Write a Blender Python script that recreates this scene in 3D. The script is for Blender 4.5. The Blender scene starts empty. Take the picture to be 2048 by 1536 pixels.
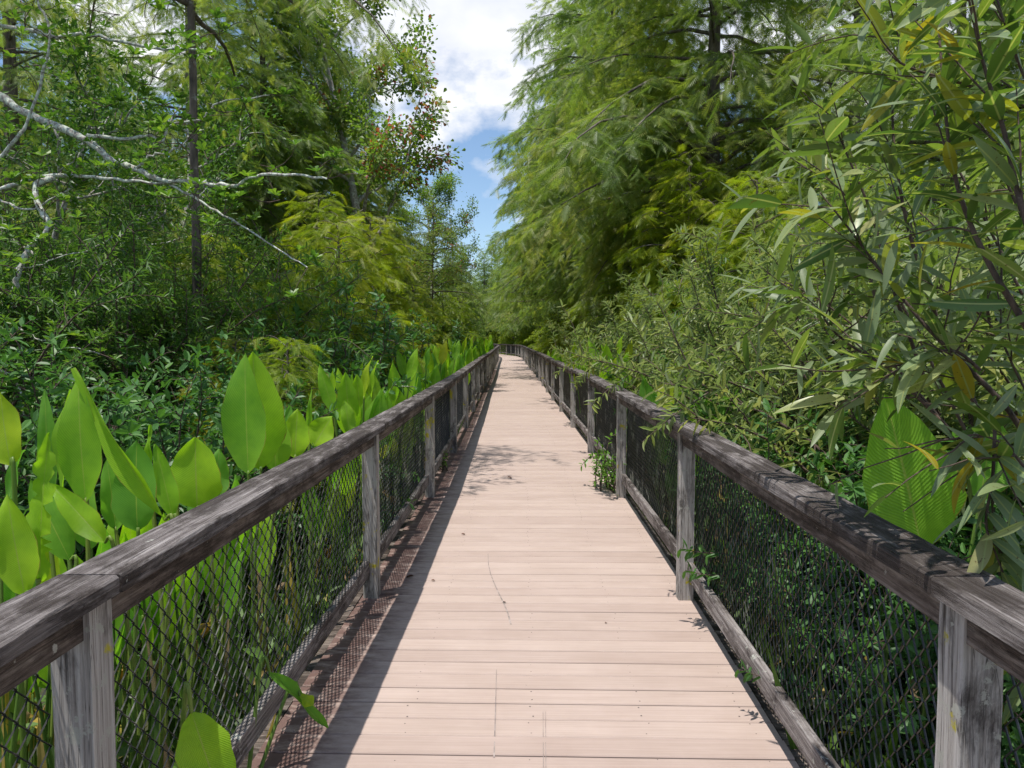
import bpy, math, random
import numpy as np
from mathutils import Vector, Matrix, Euler

R = math.radians
sc = bpy.context.scene
C = sc.collection

# ------------------------------------------------------------------ camera, sky, sun, exposure
FPX, IW, IH = 1540.0, 2048.0, 1536.0
EYE = Vector((0.0, 0.0, 1.6))
cam_d = bpy.data.cameras.new('camera')
cam_d.sensor_width = 36.0
cam_d.lens = FPX / IW * 36.0
cam_d.clip_start = 0.05
cam_d.clip_end = 3000
cam = bpy.data.objects.new('camera', cam_d)
C.objects.link(cam)
cam.location = EYE
cam.rotation_euler = (R(90 - 3.35), 0, R(0.56))
sc.camera = cam
CAMROT = Euler((R(90 - 3.35), 0, R(0.56))).to_matrix()

SUN = Vector((-0.20, -0.16, 1.0)).normalized()
sun_d = bpy.data.lights.new('sun', 'SUN')
sun_d.energy = 4.6
sun_d.angle = R(0.53)
sun_d.color = (1.0, 0.955, 0.88)
sun = bpy.data.objects.new('sun', sun_d)
C.objects.link(sun)
sun.rotation_euler = SUN.to_track_quat('Z', 'Y').to_euler()

world = bpy.data.worlds.new('World')
sc.world = world
world.use_nodes = True
wn, wl = world.node_tree.nodes, world.node_tree.links
wn.clear()
w_out = wn.new('ShaderNodeOutputWorld')
w_bg = wn.new('ShaderNodeBackground')
w_sky = wn.new('ShaderNodeTexSky')
w_sky.sky_type = 'NISHITA'
w_sky.sun_disc = False
w_sky.sun_elevation = math.asin(SUN.z)
w_sky.sun_rotation = math.atan2(SUN.x, SUN.y)
w_sky.air_density = 1.0
w_sky.dust_density = 0.1
w_sky.ozone_density = 3.5
w_bg.inputs['Strength'].default_value = 0.13
w_tc = wn.new('ShaderNodeTexCoord')
w_map = wn.new('ShaderNodeMapping')
w_map.inputs['Location'].default_value = (1.4305, 7.6052, 4.05)
w_map.inputs['Scale'].default_value = (1, 1, 1.5)
wl.new(w_tc.outputs['Generated'], w_map.inputs['Vector'])
w_n = wn.new('ShaderNodeTexNoise')
w_n.inputs['Scale'].default_value = 3.1
w_n.inputs['Detail'].default_value = 9
w_n.inputs['Roughness'].default_value = 0.55
wl.new(w_map.outputs[0], w_n.inputs['Vector'])
w_r = wn.new('ShaderNodeValToRGB')
w_r.color_ramp.elements[0].position = 0.50
w_r.color_ramp.elements[0].color = (0.0, 0.0, 0.0, 1)
w_r.color_ramp.elements[1].position = 0.575
w_r.color_ramp.elements[1].color = (1, 1, 1, 1)
wl.new(w_n.outputs['Fac'], w_r.inputs['Fac'])
# cloud brightness varies a little inside the clouds
w_n2 = wn.new('ShaderNodeTexNoise')
w_n2.inputs['Scale'].default_value = 5.0
w_n2.inputs['Detail'].default_value = 6
wl.new(w_map.outputs[0], w_n2.inputs['Vector'])
w_cc = wn.new('ShaderNodeValToRGB')
w_cc.color_ramp.elements[0].position = 0.35
w_cc.color_ramp.elements[0].color = (4.6, 5.0, 6.0, 1)
w_cc.color_ramp.elements[1].position = 0.62
w_cc.color_ramp.elements[1].color = (7.4, 7.4, 7.5, 1)
wl.new(w_n2.outputs['Fac'], w_cc.inputs['Fac'])
w_mix = wn.new('ShaderNodeMix')
w_mix.data_type = 'RGBA'
wl.new(w_r.outputs['Color'], w_mix.inputs['Factor'])
wl.new(w_sky.outputs['Color'], w_mix.inputs[6])
wl.new(w_cc.outputs['Color'], w_mix.inputs[7])
wl.new(w_mix.outputs[2], w_bg.inputs['Color'])
wl.new(w_bg.outputs[0], w_out.inputs[0])

sc.render.engine = 'CYCLES'
sc.view_settings.view_transform = 'Standard'
sc.view_settings.look = 'None'
sc.view_settings.exposure = 0.25
sc.view_settings.gamma = 1.0
sc.cycles.use_denoising = True
sc.cycles.max_bounces = 6
sc.cycles.use_adaptive_sampling = True
sc.cycles.adaptive_threshold = 0.015
sc.cycles.denoising_prefilter = 'NONE'
sc.cycles.adaptive_min_samples = 16
sc.cycles.diffuse_bounces = 3
sc.cycles.glossy_bounces = 2
sc.cycles.transmission_bounces = 4
sc.cycles.sample_clamp_indirect = 4.0

GROUND_Z = -0.6

# ------------------------------------------------------------------ helpers
def tag(o, label, cat, group=None, kind=None):
    if label: o['label'] = label
    if cat: o['category'] = cat
    if group: o['group'] = group
    if kind: o['kind'] = kind
    return o

def link(o, parent=None):
    C.objects.link(o)
    if parent is not None:
        o.parent = parent
    return o

def empty(name, loc, label, cat, group=None):
    o = bpy.data.objects.new(name, None)
    o.empty_display_size = 0.1
    o.location = loc
    link(o)
    return tag(o, label, cat, group)

def mesh_obj(name, me, parent=None, mat=None):
    if mat is not None and len(me.materials) == 0:
        me.materials.append(mat)
    return link(bpy.data.objects.new(name, me), parent)

def copy_tree(root, loc, rz=0.0, s=1.0, label=None, group=None):
    r = root.copy()
    C.objects.link(r)
    r.location = loc
    r.rotation_euler = (0, 0, rz)
    r.scale = (s, s, s) if not isinstance(s, tuple) else s
    if label: r['label'] = label
    if group: r['group'] = group
    for ch in root.children:
        c = ch.copy()
        C.objects.link(c)
        c.parent = r
        for g in ch.children:
            d = g.copy()
            C.objects.link(d)
            d.parent = c
    return r

def at(x, y, d):
    """world point seen at photograph pixel (x, y), at distance d along the path"""
    v = CAMROT @ Vector(((x - IW / 2) / FPX, -(y - IH / 2) / FPX, -1.0))
    return EYE + v * (d / v.y)

def np_mesh(name, V, F, tint=None, uv=None, smooth=True):
    V = np.asarray(V, np.float32); F = np.asarray(F, np.int32)
    me = bpy.data.meshes.new(name)
    k = F.shape[1]
    me.vertices.add(len(V)); me.vertices.foreach_set('co', V.ravel())
    me.loops.add(F.size); me.loops.foreach_set('vertex_index', F.ravel())
    me.polygons.add(len(F))
    me.polygons.foreach_set('loop_start', np.arange(0, F.size, k, dtype=np.int32))
    me.polygons.foreach_set('use_smooth', np.full(len(F), smooth, bool))
    if tint is not None:
        a = me.attributes.new('tint', 'FLOAT', 'POINT')
        a.data.foreach_set('value', np.asarray(tint, np.float32))
    if uv is not None:
        l = me.uv_layers.new(name='UVMap')
        l.data.foreach_set('uv', np.asarray(uv, np.float32)[F.ravel()].ravel())
    me.update(calc_edges=True)
    return me

def norm(a):
    return a / np.maximum(np.linalg.norm(a, axis=-1, keepdims=True), 1e-9)

def frames(D, rng, up=(0, 0, 1), roll=0.5):
    """matrices whose x axis is D and whose z axis leans to up"""
    X = norm(D)
    U = np.asarray(up, float) + rng.normal(0, roll, X.shape)
    Z = norm(U - (U * X).sum(1, keepdims=True) * X)
    Y = np.cross(Z, X)
    return np.stack([X, Y, Z], axis=2)

def scatter(TV, TF, P, M, S, tint):
    """copies of a template at points P, rotations M, scales S: V, F, per-vertex tint"""
    n, k = len(P), len(TV)
    S = np.asarray(S, float)
    S3 = S[:, None] * np.ones(3) if S.ndim == 1 else S
    V = np.einsum('nij,nkj->nki', M, TV[None] * S3[:, None, :]) + P[:, None, :]
    F = TF[None] + (np.arange(n) * k)[:, None, None]
    return V.reshape(-1, 3), F.reshape(-1, TF.shape[1]), np.repeat(tint, k)

def tube(P, rad, n=6):
    P = np.asarray(P, float); m = len(P)
    rad = np.broadcast_to(np.asarray(rad, float), (m,))
    T = norm(np.gradient(P, axis=0))
    ref = np.array([0.31, 0.95, 0.05]) if abs(T[0][2]) > 0.7 else np.array([0, 0, 1.0])
    A = norm(np.cross(T, ref)); B = np.cross(T, A)
    th = np.linspace(0, 2 * np.pi, n, endpoint=False)
    ring = A[:, None] * np.cos(th)[None, :, None] + B[:, None] * np.sin(th)[None, :, None]
    V = (P[:, None] + ring * rad[:, None, None]).reshape(-1, 3)
    i = np.arange(m - 1)[:, None] * n; j = np.arange(n)[None]; j2 = (j + 1) % n
    F = np.stack([i + j, i + j2, i + n + j2, i + n + j], axis=2).reshape(-1, 4)
    return V, F

class Acc:
    def __init__(s): s.V = []; s.F = []; s.T = []; s.n = 0
    def add(s, V, F, T=None):
        s.V.append(V); s.F.append(np.asarray(F) + s.n); s.n += len(V)
        s.T.append(np.zeros(len(V)) if T is None else T)
    def mesh(s, name, smooth=True):
        return np_mesh(name, np.concatenate(s.V), np.concatenate(s.F), np.concatenate(s.T), smooth=smooth)

def grow(rng, p, d, L, n, wander=0.15, droop=0.0, lift=0.0):
    p = np.array(p, float); d = norm(np.array(d, float)); out = [p.copy()]
    for i in range(n):
        d = norm(d + rng.normal(0, wander, 3) + np.array([0, 0, lift - droop * (i + 1) / n]))
        p = p + d * (L / n)
        out.append(p.copy())
    return np.array(out)

def poly_at(P, t):
    """points and directions along polyline P at parameters t in 0..1"""
    P = np.asarray(P); m = len(P) - 1
    f = np.clip(np.asarray(t) * m, 0, m - 1e-6); i = f.astype(int); u = (f - i)[:, None]
    return P[i] * (1 - u) + P[i + 1] * u, norm(P[i + 1] - P[i])

# leaf templates (unit length along +x)
T_HEX = np.array([[0, 0, 0], [.3, .17, .05], [.68, .17, .03], [1, 0, -.06], [.68, -.17, .03], [.3, -.17, .05], [.5, 0, -.02]])
F_HEX = np.array([[0, 6, 1], [1, 6, 2], [2, 6, 3], [3, 6, 4], [4, 6, 5], [5, 6, 0]])
T_OBO = T_HEX * np.array([1, 1.25, 1]); T_OBO[2, 0] = T_OBO[4, 0] = .76; T_OBO[1, 1] = .11; T_OBO[5, 1] = -.11
T_LAN = T_HEX * np.array([1, .58, 1])
T_DIA = np.array([[0, 0, 0], [.45, .3, .06], [1, 0, 0], [.45, -.3, .06]])
F_DIA = np.array([[0, 2, 1], [0, 3, 2]])
def spray_template(pairs=8):
    V, F = [], []
    for i in range(pairs):
        x = .06 + .9 * i / pairs
        l = .34 * (1 - .55 * abs(x - .4)) * (1 if x < .8 else .75)
        for s in (1, -1):
            a = 0.95 - .35 * x
            b = np.array([x, 0, 0]); d = np.array([math.cos(a), s * math.sin(a), -.12]); q = np.array([.035, 0, 0.0])
            k = len(V)
            V += [b - q, b + q, b + d * l]; F.append([k, k + 1, k + 2] if s < 0 else [k, k + 2, k + 1])
    k = len(V)
    V += [np.array([.9, .03, 0]), np.array([.9, -.03, 0]), np.array([1.15, 0, -.05])]; F.append([k, k + 1, k + 2])
    return np.array(V), np.array(F)
T_SPR, F_SPR = spray_template()

# ------------------------------------------------------------------ materials
def new_mat(name):
    m = bpy.data.materials.new(name); m.use_nodes = True
    nt = m.node_tree
    return m, nt.nodes, nt.links, nt.nodes['Principled BSDF'], nt.nodes['Material Output']

def ramp(n, stops, interp='LINEAR'):
    r = n.new('ShaderNodeValToRGB'); cr = r.color_ramp; cr.interpolation = interp
    while len(cr.elements) < len(stops): cr.elements.new(0.5)
    for e, (p, c) in zip(cr.elements, stops):
        e.position = p; e.color = (*c, 1) if len(c) == 3 else c
    return r

def noise(n, l, vec, scale, detail=4, rough=.55, dist=0):
    t = n.new('ShaderNodeTexNoise')
    t.inputs['Scale'].default_value = scale; t.inputs['Detail'].default_value = detail
    t.inputs['Roughness'].default_value = rough; t.inputs['Distortion'].default_value = dist
    l.new(vec, t.inputs['Vector'])
    return t.outputs['Fac']

def mixc(n, l, fac, a, b, mode='MIX'):
    m = n.new('ShaderNodeMix'); m.data_type = 'RGBA'; m.blend_type = mode
    for sock, v in ((m.inputs['Factor'], fac), (m.inputs[6], a), (m.inputs[7], b)):
        if hasattr(v, 'links'): l.new(v, sock)
        elif isinstance(v, (int, float)): sock.default_value = v
        else: sock.default_value = (*v, 1)
    return m.outputs[2]

def coords(n, l, scale=(1, 1, 1), rand=40.0):
    tc = n.new('ShaderNodeTexCoord'); oi = n.new('ShaderNodeObjectInfo')
    mul = n.new('ShaderNodeMath'); mul.operation = 'MULTIPLY'; mul.inputs[1].default_value = rand
    l.new(oi.outputs['Random'], mul.inputs[0])
    add = n.new('ShaderNodeVectorMath'); add.operation = 'ADD'
    l.new(tc.outputs['Object'], add.inputs[0]); l.new(mul.outputs[0], add.inputs[1])
    mp = n.new('ShaderNodeMapping'); mp.inputs['Scale'].default_value = scale
    l.new(add.outputs[0], mp.inputs['Vector'])
    return add.outputs[0], mp.outputs[0], oi.outputs['Random']

def bump(n, l, h, strength, dist, b):
    bp = n.new('ShaderNodeBump'); bp.inputs['Strength'].default_value = strength; bp.inputs['Distance'].default_value = dist
    l.new(h, bp.inputs['Height']); l.new(bp.outputs[0], b.inputs['Normal'])

def leaf_mat(name, stops, trans=.38, rough=.45, spec=.4, var=.35, spots=None, under=None):
    m, n, l, b, o = new_mat(name)
    at_ = n.new('ShaderNodeAttribute'); at_.attribute_name = 'tint'
    oi = n.new('ShaderNodeObjectInfo')
    ma = n.new('ShaderNodeMath'); ma.operation = 'MULTIPLY_ADD'
    l.new(oi.outputs['Random'], ma.inputs[0]); ma.inputs[1].default_value = var; ma.inputs[2].default_value = -var / 2
    ad = n.new('ShaderNodeMath'); ad.operation = 'ADD'
    l.new(at_.outputs['Fac'], ad.inputs[0]); l.new(ma.outputs[0], ad.inputs[1])
    r = ramp(n, stops); l.new(ad.outputs[0], r.inputs['Fac'])
    col = r.outputs['Color']
    if under:
        g = n.new('ShaderNodeNewGeometry')
        col = mixc(n, l, g.outputs['Backfacing'], col, mixc(n, l, .6, col, under))
    if spots:
        tc = n.new('ShaderNodeTexCoord')
        f = noise(n, l, tc.outputs['Object'], spots[0], 3)
        rr = ramp(n, [(.62, (0, 0, 0)), (.72, (1, 1, 1))]); l.new(f, rr.inputs['Fac'])
        col = mixc(n, l, rr.outputs['Color'], col, spots[1])
    l.new(col, b.inputs['Base Color'])
    b.inputs['Roughness'].default_value = rough
    b.inputs['Specular IOR Level'].default_value = spec
    t = n.new('ShaderNodeBsdfTranslucent')
    l.new(mixc(n, l, 1.0, col, (1.6, 1.75, .7), 'MULTIPLY'), t.inputs['Color'])
    mx = n.new('ShaderNodeMixShader'); mx.inputs[0].default_value = trans
    l.new(b.outputs[0], mx.inputs[1]); l.new(t.outputs[0], mx.inputs[2]); l.new(mx.outputs[0], o.inputs['Surface'])
    return m

M = {}
M['cypress'] = leaf_mat('cypress_foliage', [(0, (.095, .165, .05)), (.5, (.185, .25, .065)), (1, (.34, .34, .085))], .5)
M['sapling'] = leaf_mat('sapling_foliage', [(0, (.13, .205, .02)), (.5, (.225, .285, .022)), (1, (.38, .36, .03))], .48)
M['maple'] = leaf_mat('maple_foliage', [(0, (.10, .19, .04)), (.55, (.18, .26, .05)), (.72, (.28, .22, .07)), (.88, (.32, .10, .07)), (1, (.30, .05, .07))], .46)
M['bay'] = leaf_mat('bay_foliage', [(0, (.045, .11, .025)), (.6, (.10, .20, .035)), (1, (.24, .34, .05))], .36, .42, .4)
M['myrtle'] = leaf_mat('myrtle_foliage', [(0, (.05, .115, .03)), (.6, (.10, .19, .04)), (1, (.19, .26, .05))], .44)
M['glossy'] = leaf_mat('glossy_foliage', [(0, (.035, .10, .03)), (.6, (.075, .18, .045)), (1, (.11, .24, .045))], .32, .45, .4)
M['willow'] = leaf_mat('willow_foliage', [(0, (.075, .135, .035)), (.6, (.15, .21, .05)), (1, (.27, .28, .055))], .36, .45, .4, under=(.22, .27, .17))
M['vine'] = leaf_mat('vine_foliage', [(0, (.05, .14, .02)), (1, (.13, .27, .03))], .4, .35, .5)
M['litter'] = leaf_mat('litter', [(0, (.05, .09, .02)), (.45, (.10, .19, .03)), (.7, (.38, .28, .06)), (.85, (.36, .26, .16)), (1, (.22, .15, .09))], .3)
M['far'] = leaf_mat('far_foliage', [(0, (.07, .14, .035)), (1, (.17, .23, .05))], .46)

def bark(name, a, b_, c, sc_=6.0, spots=.6):
    m, n, l, b, o = new_mat(name)
    raw, mp, rnd = coords(n, l, (1, 1, .25))
    f = noise(n, l, mp, sc_ * 3, 5)
    r = ramp(n, [(.3, a), (.65, b_)]); l.new(f, r.inputs['Fac'])
    g = noise(n, l, raw, sc_, 4, .65)
    rr = ramp(n, [(spots, (0, 0, 0)), (spots + .06, (1, 1, 1))]); l.new(g, rr.inputs['Fac'])
    l.new(mixc(n, l, rr.outputs['Color'], r.outputs['Color'], c), b.inputs['Base Color'])
    b.inputs['Roughness'].default_value = .9
    bump(n, l, f, .6, .02, b)
    return m
M['bark_cypress'] = bark('cypress_bark', (.05, .04, .033), (.16, .13, .11), (.24, .24, .22))
M['bark_pale'] = bark('pale_bark', (.16, .14, .125), (.36, .34, .31), (.46, .48, .44), 9, .52)
M['bark_lichen'] = bark('lichen_bark', (.17, .15, .135), (.42, .39, .36), (.54, .58, .51), 26, .46)
M['twig'] = bark('twig_bark', (.05, .035, .028), (.12, .08, .06), (.2, .17, .14), 20, .66)

def wood(name, dark, mid, pale, algae=.5, lichen=.62, yellow=0.0):
    """weathered timber, grain along local x"""
    m, n, l, b, o = new_mat(name)
    raw, mp, rnd = coords(n, l, (1.1, 55, 55))
    grain = noise(n, l, mp, 1.6, 7, .72, .5)
    r = ramp(n, [(.30, dark), (.48, mid), (.72, pale)]); l.new(grain, r.inputs['Fac'])
    mp2 = n.new('ShaderNodeMapping'); mp2.inputs['Scale'].default_value = (1.0, 3.2, 3.2); l.new(raw, mp2.inputs['Vector'])
    big = noise(n, l, mp2.outputs[0], 2.6, 8, .72, .3)
    ra = ramp(n, [(algae - .05, (1, 1, 1)), (algae + .07, (0, 0, 0))]); l.new(big, ra.inputs['Fac'])
    col = mixc(n, l, ra.outputs['Color'], r.outputs['Color'], mixc(n, l, .78, r.outputs['Color'], (.020, .013, .010)))
    # dark checks along the grain
    mp4 = n.new('ShaderNodeMapping'); mp4.inputs['Scale'].default_value = (.7, 22, 22); l.new(raw, mp4.inputs['Vector'])
    ck = noise(n, l, mp4.outputs[0], 2.0, 3, .5, .8)
    rk = ramp(n, [(.485, (0, 0, 0)), (.5, (1, 1, 1)), (.515, (0, 0, 0))]); l.new(ck, rk.inputs['Fac'])
    col = mixc(n, l, mixc(n, l, .75, (0, 0, 0), rk.outputs['Color']), col, (.016, .012, .010))
    lf = noise(n, l, raw, 17, 7, .68)
    rl = ramp(n, [(lichen, (0, 0, 0)), (lichen + .03, (1, 1, 1))]); l.new(lf, rl.inputs['Fac'])
    col = mixc(n, l, rl.outputs['Color'], col, (.40, .40, .36))
    if yellow:
        yf = noise(n, l, raw, 7.5, 6, .7)
        ry = ramp(n, [(yellow, (0, 0, 0)), (yellow + .05, (1, 1, 1))]); l.new(yf, ry.inputs['Fac'])
        col = mixc(n, l, ry.outputs['Color'], col, (.44, .39, .04))
    l.new(col, b.inputs['Base Color'])
    b.inputs['Roughness'].default_value = .85
    b.inputs['Specular IOR Level'].default_value = .25
    bump(n, l, grain, .9, .008, b)
    return m
M['cap'] = wood('cap_timber', (.032, .026, .024), (.145, .125, .12), (.37, .34, .33), .51, .67)
M['post'] = wood('post_timber', (.14, .12, .11), (.39, .365, .345), (.58, .56, .54), .43, .585, .605)
M['low_rail'] = wood('low_rail_timber', (.06, .05, .047), (.21, .185, .178), (.45, .42, .41), .475, .62)
M['rail'] = wood('rail_timber', (.045, .034, .028), (.155, .122, .105), (.34, .295, .265), .49, .65)

def deck_material(stains=True):
    m, n, l, b, o = new_mat('deck_board')
    raw, mp, rnd = coords(n, l, (1.5, 60, 60))
    grain = noise(n, l, mp, 1.4, 5, .7, .3)
    base = ramp(n, [(0, (.43, .335, .295)), (1, (.485, .385, .34))]); l.new(rnd, base.inputs['Fac'])
    gr = ramp(n, [(.3, (.86, .85, .84)), (.6, (1, 1, 1))]); l.new(grain, gr.inputs['Fac'])
    col = mixc(n, l, 1.0, base.outputs['Color'], gr.outputs['Color'], 'MULTIPLY')
    big = noise(n, l, raw, 2.3, 4, .6)
    br = ramp(n, [(.35, (.9, .885, .87)), (.65, (1, 1, 1))]); l.new(big, br.inputs['Fac'])
    col = mixc(n, l, 1.0, col, br.outputs['Color'], 'MULTIPLY')
    # algae and tannin stains that gather along the damp edge of the boards
    tc = n.new('ShaderNodeTexCoord'); sx = n.new('ShaderNodeSeparateXYZ'); l.new(tc.outputs['Object'], sx.inputs[0])
    e = n.new('ShaderNodeMapRange'); e.inputs[1].default_value = -.62; e.inputs[2].default_value = -.86
    l.new(sx.outputs[0], e.inputs[0])
    mp3 = n.new('ShaderNodeMapping'); mp3.inputs['Scale'].default_value = (5, 12, 5); l.new(raw, mp3.inputs['Vector'])
    st = noise(n, l, mp3.outputs[0], 1.6, 6, .7)
    sm = n.new('ShaderNodeMath'); sm.operation = 'MULTIPLY_ADD'; sm.inputs[1].default_value = .26
    l.new(e.outputs[0], sm.inputs[0]); l.new(st, sm.inputs[2])
    rs = ramp(n, [(.53, (0, 0, 0)), (.76, (.9, .9, .9))]); l.new(sm.outputs[0], rs.inputs['Fac'])
    gate = n.new('ShaderNodeMath'); gate.operation = 'MULTIPLY'; l.new(rs.outputs['Color'], gate.inputs[0]); l.new(e.outputs[0], gate.inputs[1])
    if stains: col = mixc(n, l, gate.outputs[0], col, (.10, .052, .045))
    l.new(col, b.inputs['Base Color'])
    b.inputs['Roughness'].default_value = .72; b.inputs['Specular IOR Level'].default_value = .3
    bump(n, l, grain, .25, .003, b)
    return m
M['deck'] = deck_material()
M['deck_far'] = deck_material(False)

def plain(name, col, rough=.8, metal=0, spec=.3):
    m, n, l, b, o = new_mat(name)
    raw, mp, rnd = coords(n, l)
    f = noise(n, l, raw, 25, 3)
    r = ramp(n, [(.3, tuple(c * .6 for c in col)), (.7, tuple(min(1, c * 1.3) for c in col))]); l.new(f, r.inputs['Fac'])
    l.new(r.outputs['Color'], b.inputs['Base Color'])
    b.inputs['Roughness'].default_value = rough; b.inputs['Metallic'].default_value = metal
    b.inputs['Specular IOR Level'].default_value = spec
    return m
M['screw'] = plain('screw_steel', (.09, .075, .07), .5)
M['joist'] = plain('joist_timber', (.06, .045, .038), .9)
M['scuff'] = plain('scuff_rubber', (.30, .25, .23), .9)
M['dead'] = plain('dead_leaf', (.13, .06, .035), .8)

def wire_material():
    m, n, l, b, o = new_mat('coated_wire')
    raw, mp, rnd = coords(n, l)
    f = noise(n, l, raw, 5.5, 5, .7)
    r = ramp(n, [(.54, (.010, .011, .011)), (.68, (.15, .15, .13))]); l.new(f, r.inputs['Fac'])
    l.new(r.outputs['Color'], b.inputs['Base Color']); b.inputs['Roughness'].default_value = .42
    return m
M['wire'] = wire_material()

def ground_material():
    m, n, l, b, o = new_mat('swamp_ground')
    tc = n.new('ShaderNodeTexCoord')
    f = noise(n, l, tc.outputs['Object'], .9, 8, .7)
    r = ramp(n, [(.3, (.022, .022, .012)), (.5, (.05, .055, .02)), (.7, (.05, .085, .02))]); l.new(f, r.inputs['Fac'])
    l.new(r.outputs['Color'], b.inputs['Base Color']); b.inputs['Roughness'].default_value = .95
    bump(n, l, f, .8, .15, b)
    return m
M['ground'] = ground_material()

def flag_material():
    """broad flag leaf: fine veins running from the midrib to the margin"""
    m, n, l, b, o = new_mat('flag_leaf')
    uv = n.new('ShaderNodeTexCoord'); s = n.new('ShaderNodeSeparateXYZ'); l.new(uv.outputs['UV'], s.inputs[0])
    ab = n.new('ShaderNodeMath'); ab.operation = 'ABSOLUTE'; l.new(s.outputs[0], ab.inputs[0])
    v = n.new('ShaderNodeMath'); v.operation = 'MULTIPLY_ADD'; v.inputs[1].default_value = -.22
    l.new(ab.outputs[0], v.inputs[0]); l.new(s.outputs[1], v.inputs[2])
    k = n.new('ShaderNodeMath'); k.operation = 'MULTIPLY'; k.inputs[1].default_value = 270; l.new(v.outputs[0], k.inputs[0])
    sn = n.new('ShaderNodeMath'); sn.operation = 'SINE'; l.new(k.outputs[0], sn.inputs[0])
    rv = ramp(n, [(.0, (.80, .82, .80)), (.55, (1, 1, 1))])
    h = n.new('ShaderNodeMath'); h.operation = 'MULTIPLY_ADD'; h.inputs[1].default_value = .5; h.inputs[2].default_value = .5
    l.new(sn.outputs[0], h.inputs[0]); l.new(h.outputs[0], rv.inputs['Fac'])
    oi = n.new('ShaderNodeObjectInfo')
    r = ramp(n, [(0, (.15, .37, .05)), (.45, (.25, .48, .03)), (.9, (.33, .55, .025)), (1, (.48, .52, .03))]); l.new(oi.outputs['Random'], r.inputs['Fac'])
    col = mixc(n, l, 1.0, r.outputs['Color'], rv.outputs['Color'], 'MULTIPLY')
    mid = ramp(n, [(.012, (1, 1, 1)), (.04, (0, 0, 0))]); l.new(ab.outputs[0], mid.inputs['Fac'])
    col = mixc(n, l, mid.outputs['Color'], col, (.34, .46, .09))
    mo = noise(n, l, uv.outputs['Object'], 14, 5, .6)
    rm = ramp(n, [(.3, (.78, .84, .8)), (.65, (1.08, 1.04, 1))]); l.new(mo, rm.inputs['Fac'])
    col = mixc(n, l, 1.0, col, rm.outputs['Color'], 'MULTIPLY')
    # dry brown margin and tip, uneven
    nz = noise(n, l, uv.outputs['Object'], 9, 4, .6)
    ed = n.new('ShaderNodeMath'); ed.operation = 'MULTIPLY_ADD'; ed.inputs[1].default_value = .22; l.new(nz, ed.inputs[0]); l.new(ab.outputs[0], ed.inputs[2])
    re = ramp(n, [(1.085, (0, 0, 0)), (1.13, (1, 1, 1))]);
    sc1 = n.new('ShaderNodeMath'); sc1.operation = 'MULTIPLY'; sc1.inputs[1].default_value = .8; l.new(ed.outputs[0], sc1.inputs[0])
    re = ramp(n, [(.875, (0, 0, 0)), (.91, (1, 1, 1))]); l.new(sc1.outputs[0], re.inputs['Fac'])
    col = mixc(n, l, re.outputs['Color'], col, (.30, .20, .05))
    l.new(col, b.inputs['Base Color'])
    b.inputs['Roughness'].default_value = .42; b.inputs['Specular IOR Level'].default_value = .4
    bump(n, l, h.outputs[0], .35, .004, b)
    t = n.new('ShaderNodeBsdfTranslucent'); l.new(mixc(n, l, 1.0, col, (1.5, 1.6, .6), 'MULTIPLY'), t.inputs['Color'])
    mx = n.new('ShaderNodeMixShader'); mx.inputs[0].default_value = .5
    l.new(b.outputs[0], mx.inputs[1]); l.new(t.outputs[0], mx.inputs[2]); l.new(mx.outputs[0], o.inputs['Surface'])
    return m
M['flag'] = flag_material()
M['flag_stem'] = leaf_mat('flag_stem', [(0, (.10, .20, .03)), (1, (.20, .27, .05))], .2)
M['flag_dry'] = leaf_mat('flag_dry', [(0, (.42, .30, .05)), (.5, (.40, .27, .13)), (1, (.30, .20, .12))], .35)

# ------------------------------------------------------------------ ground
me = np_mesh('ground', [(-400, -150, GROUND_Z), (400, -150, GROUND_Z), (400, 650, GROUND_Z), (-400, 650, GROUND_Z)], [[0, 1, 2, 3]])
tag(mesh_obj('ground', me, None, M['ground']), None, None, kind='structure')

# ------------------------------------------------------------------ boardwalk
CY = [-6, 0, 1.65, 4.6, 7.7, 10.7, 13.8, 16.5, 21, 32, 44, 60, 66, 72, 78, 84, 90, 96]
CX = [-.06, -.02, 0, .05, .06, .04, .0, -.04, -.12, -.24, -.45, -.68, -.85, -1.35, -2.3, -3.7, -5.7, -8.2]
def cx(y): return float(np.interp(y, CY, CX))
def heading(y): return math.atan2(cx(y + 1.2) - cx(y - 1.2), 2.4)

bw = link(bpy.data.objects.new('boardwalk', None))
bw['kind'] = 'structure'; bw['label'] = 'pinkish tan plank boardwalk running straight into the swamp trees'
rng = np.random.default_rng(3)
PITCH, BW = 0.1427, 0.1342
HALF = 1.03

def plank_mesh(name, seed):
    r = np.random.default_rng(seed)
    nx = 10
    xs = np.linspace(-HALF, HALF, nx + 1)
    xs[0] += r.normal(0, .004); xs[-1] += r.normal(0, .004)
    wob = np.cumsum(r.normal(0, .0004, nx + 1)); wob -= wob.mean()
    V = []; h = BW / 2; e = .004
    for x, w in zip(xs, wob):
        V += [(x, -h + w, -.026), (x, -h + w, -e), (x, -h + e + w, 0), (x, h - e + w, 0), (x, h + w, -e), (x, h + w, -.026)]
    F = []
    for i in range(nx):
        for k in range(5):
            a = i * 6 + k
            F.append((a, a + 6, a + 7, a + 1))
    me = bpy.data.meshes.new(name)
    F += [(0, 1, 2, 3, 4, 5), tuple(nx * 6 + k for k in (5, 4, 3, 2, 1, 0))]
    me.from_pydata(V, [], F); me.update()
    me.materials.append(M['deck'])
    return me
planks = [plank_mesh('plank', 50 + i) for i in range(6)]
ys = np.arange(-1.5, 97, PITCH) + .02
for y in ys[:290]:
    o = bpy.data.objects.new('plank', planks[rng.integers(6)])
    o.location = (cx(y), y, rng.normal(0, .0008)); o.rotation_euler = (rng.normal(0, .004), 0, -heading(y) + rng.normal(0, .0008))
    link(o, bw)
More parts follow.
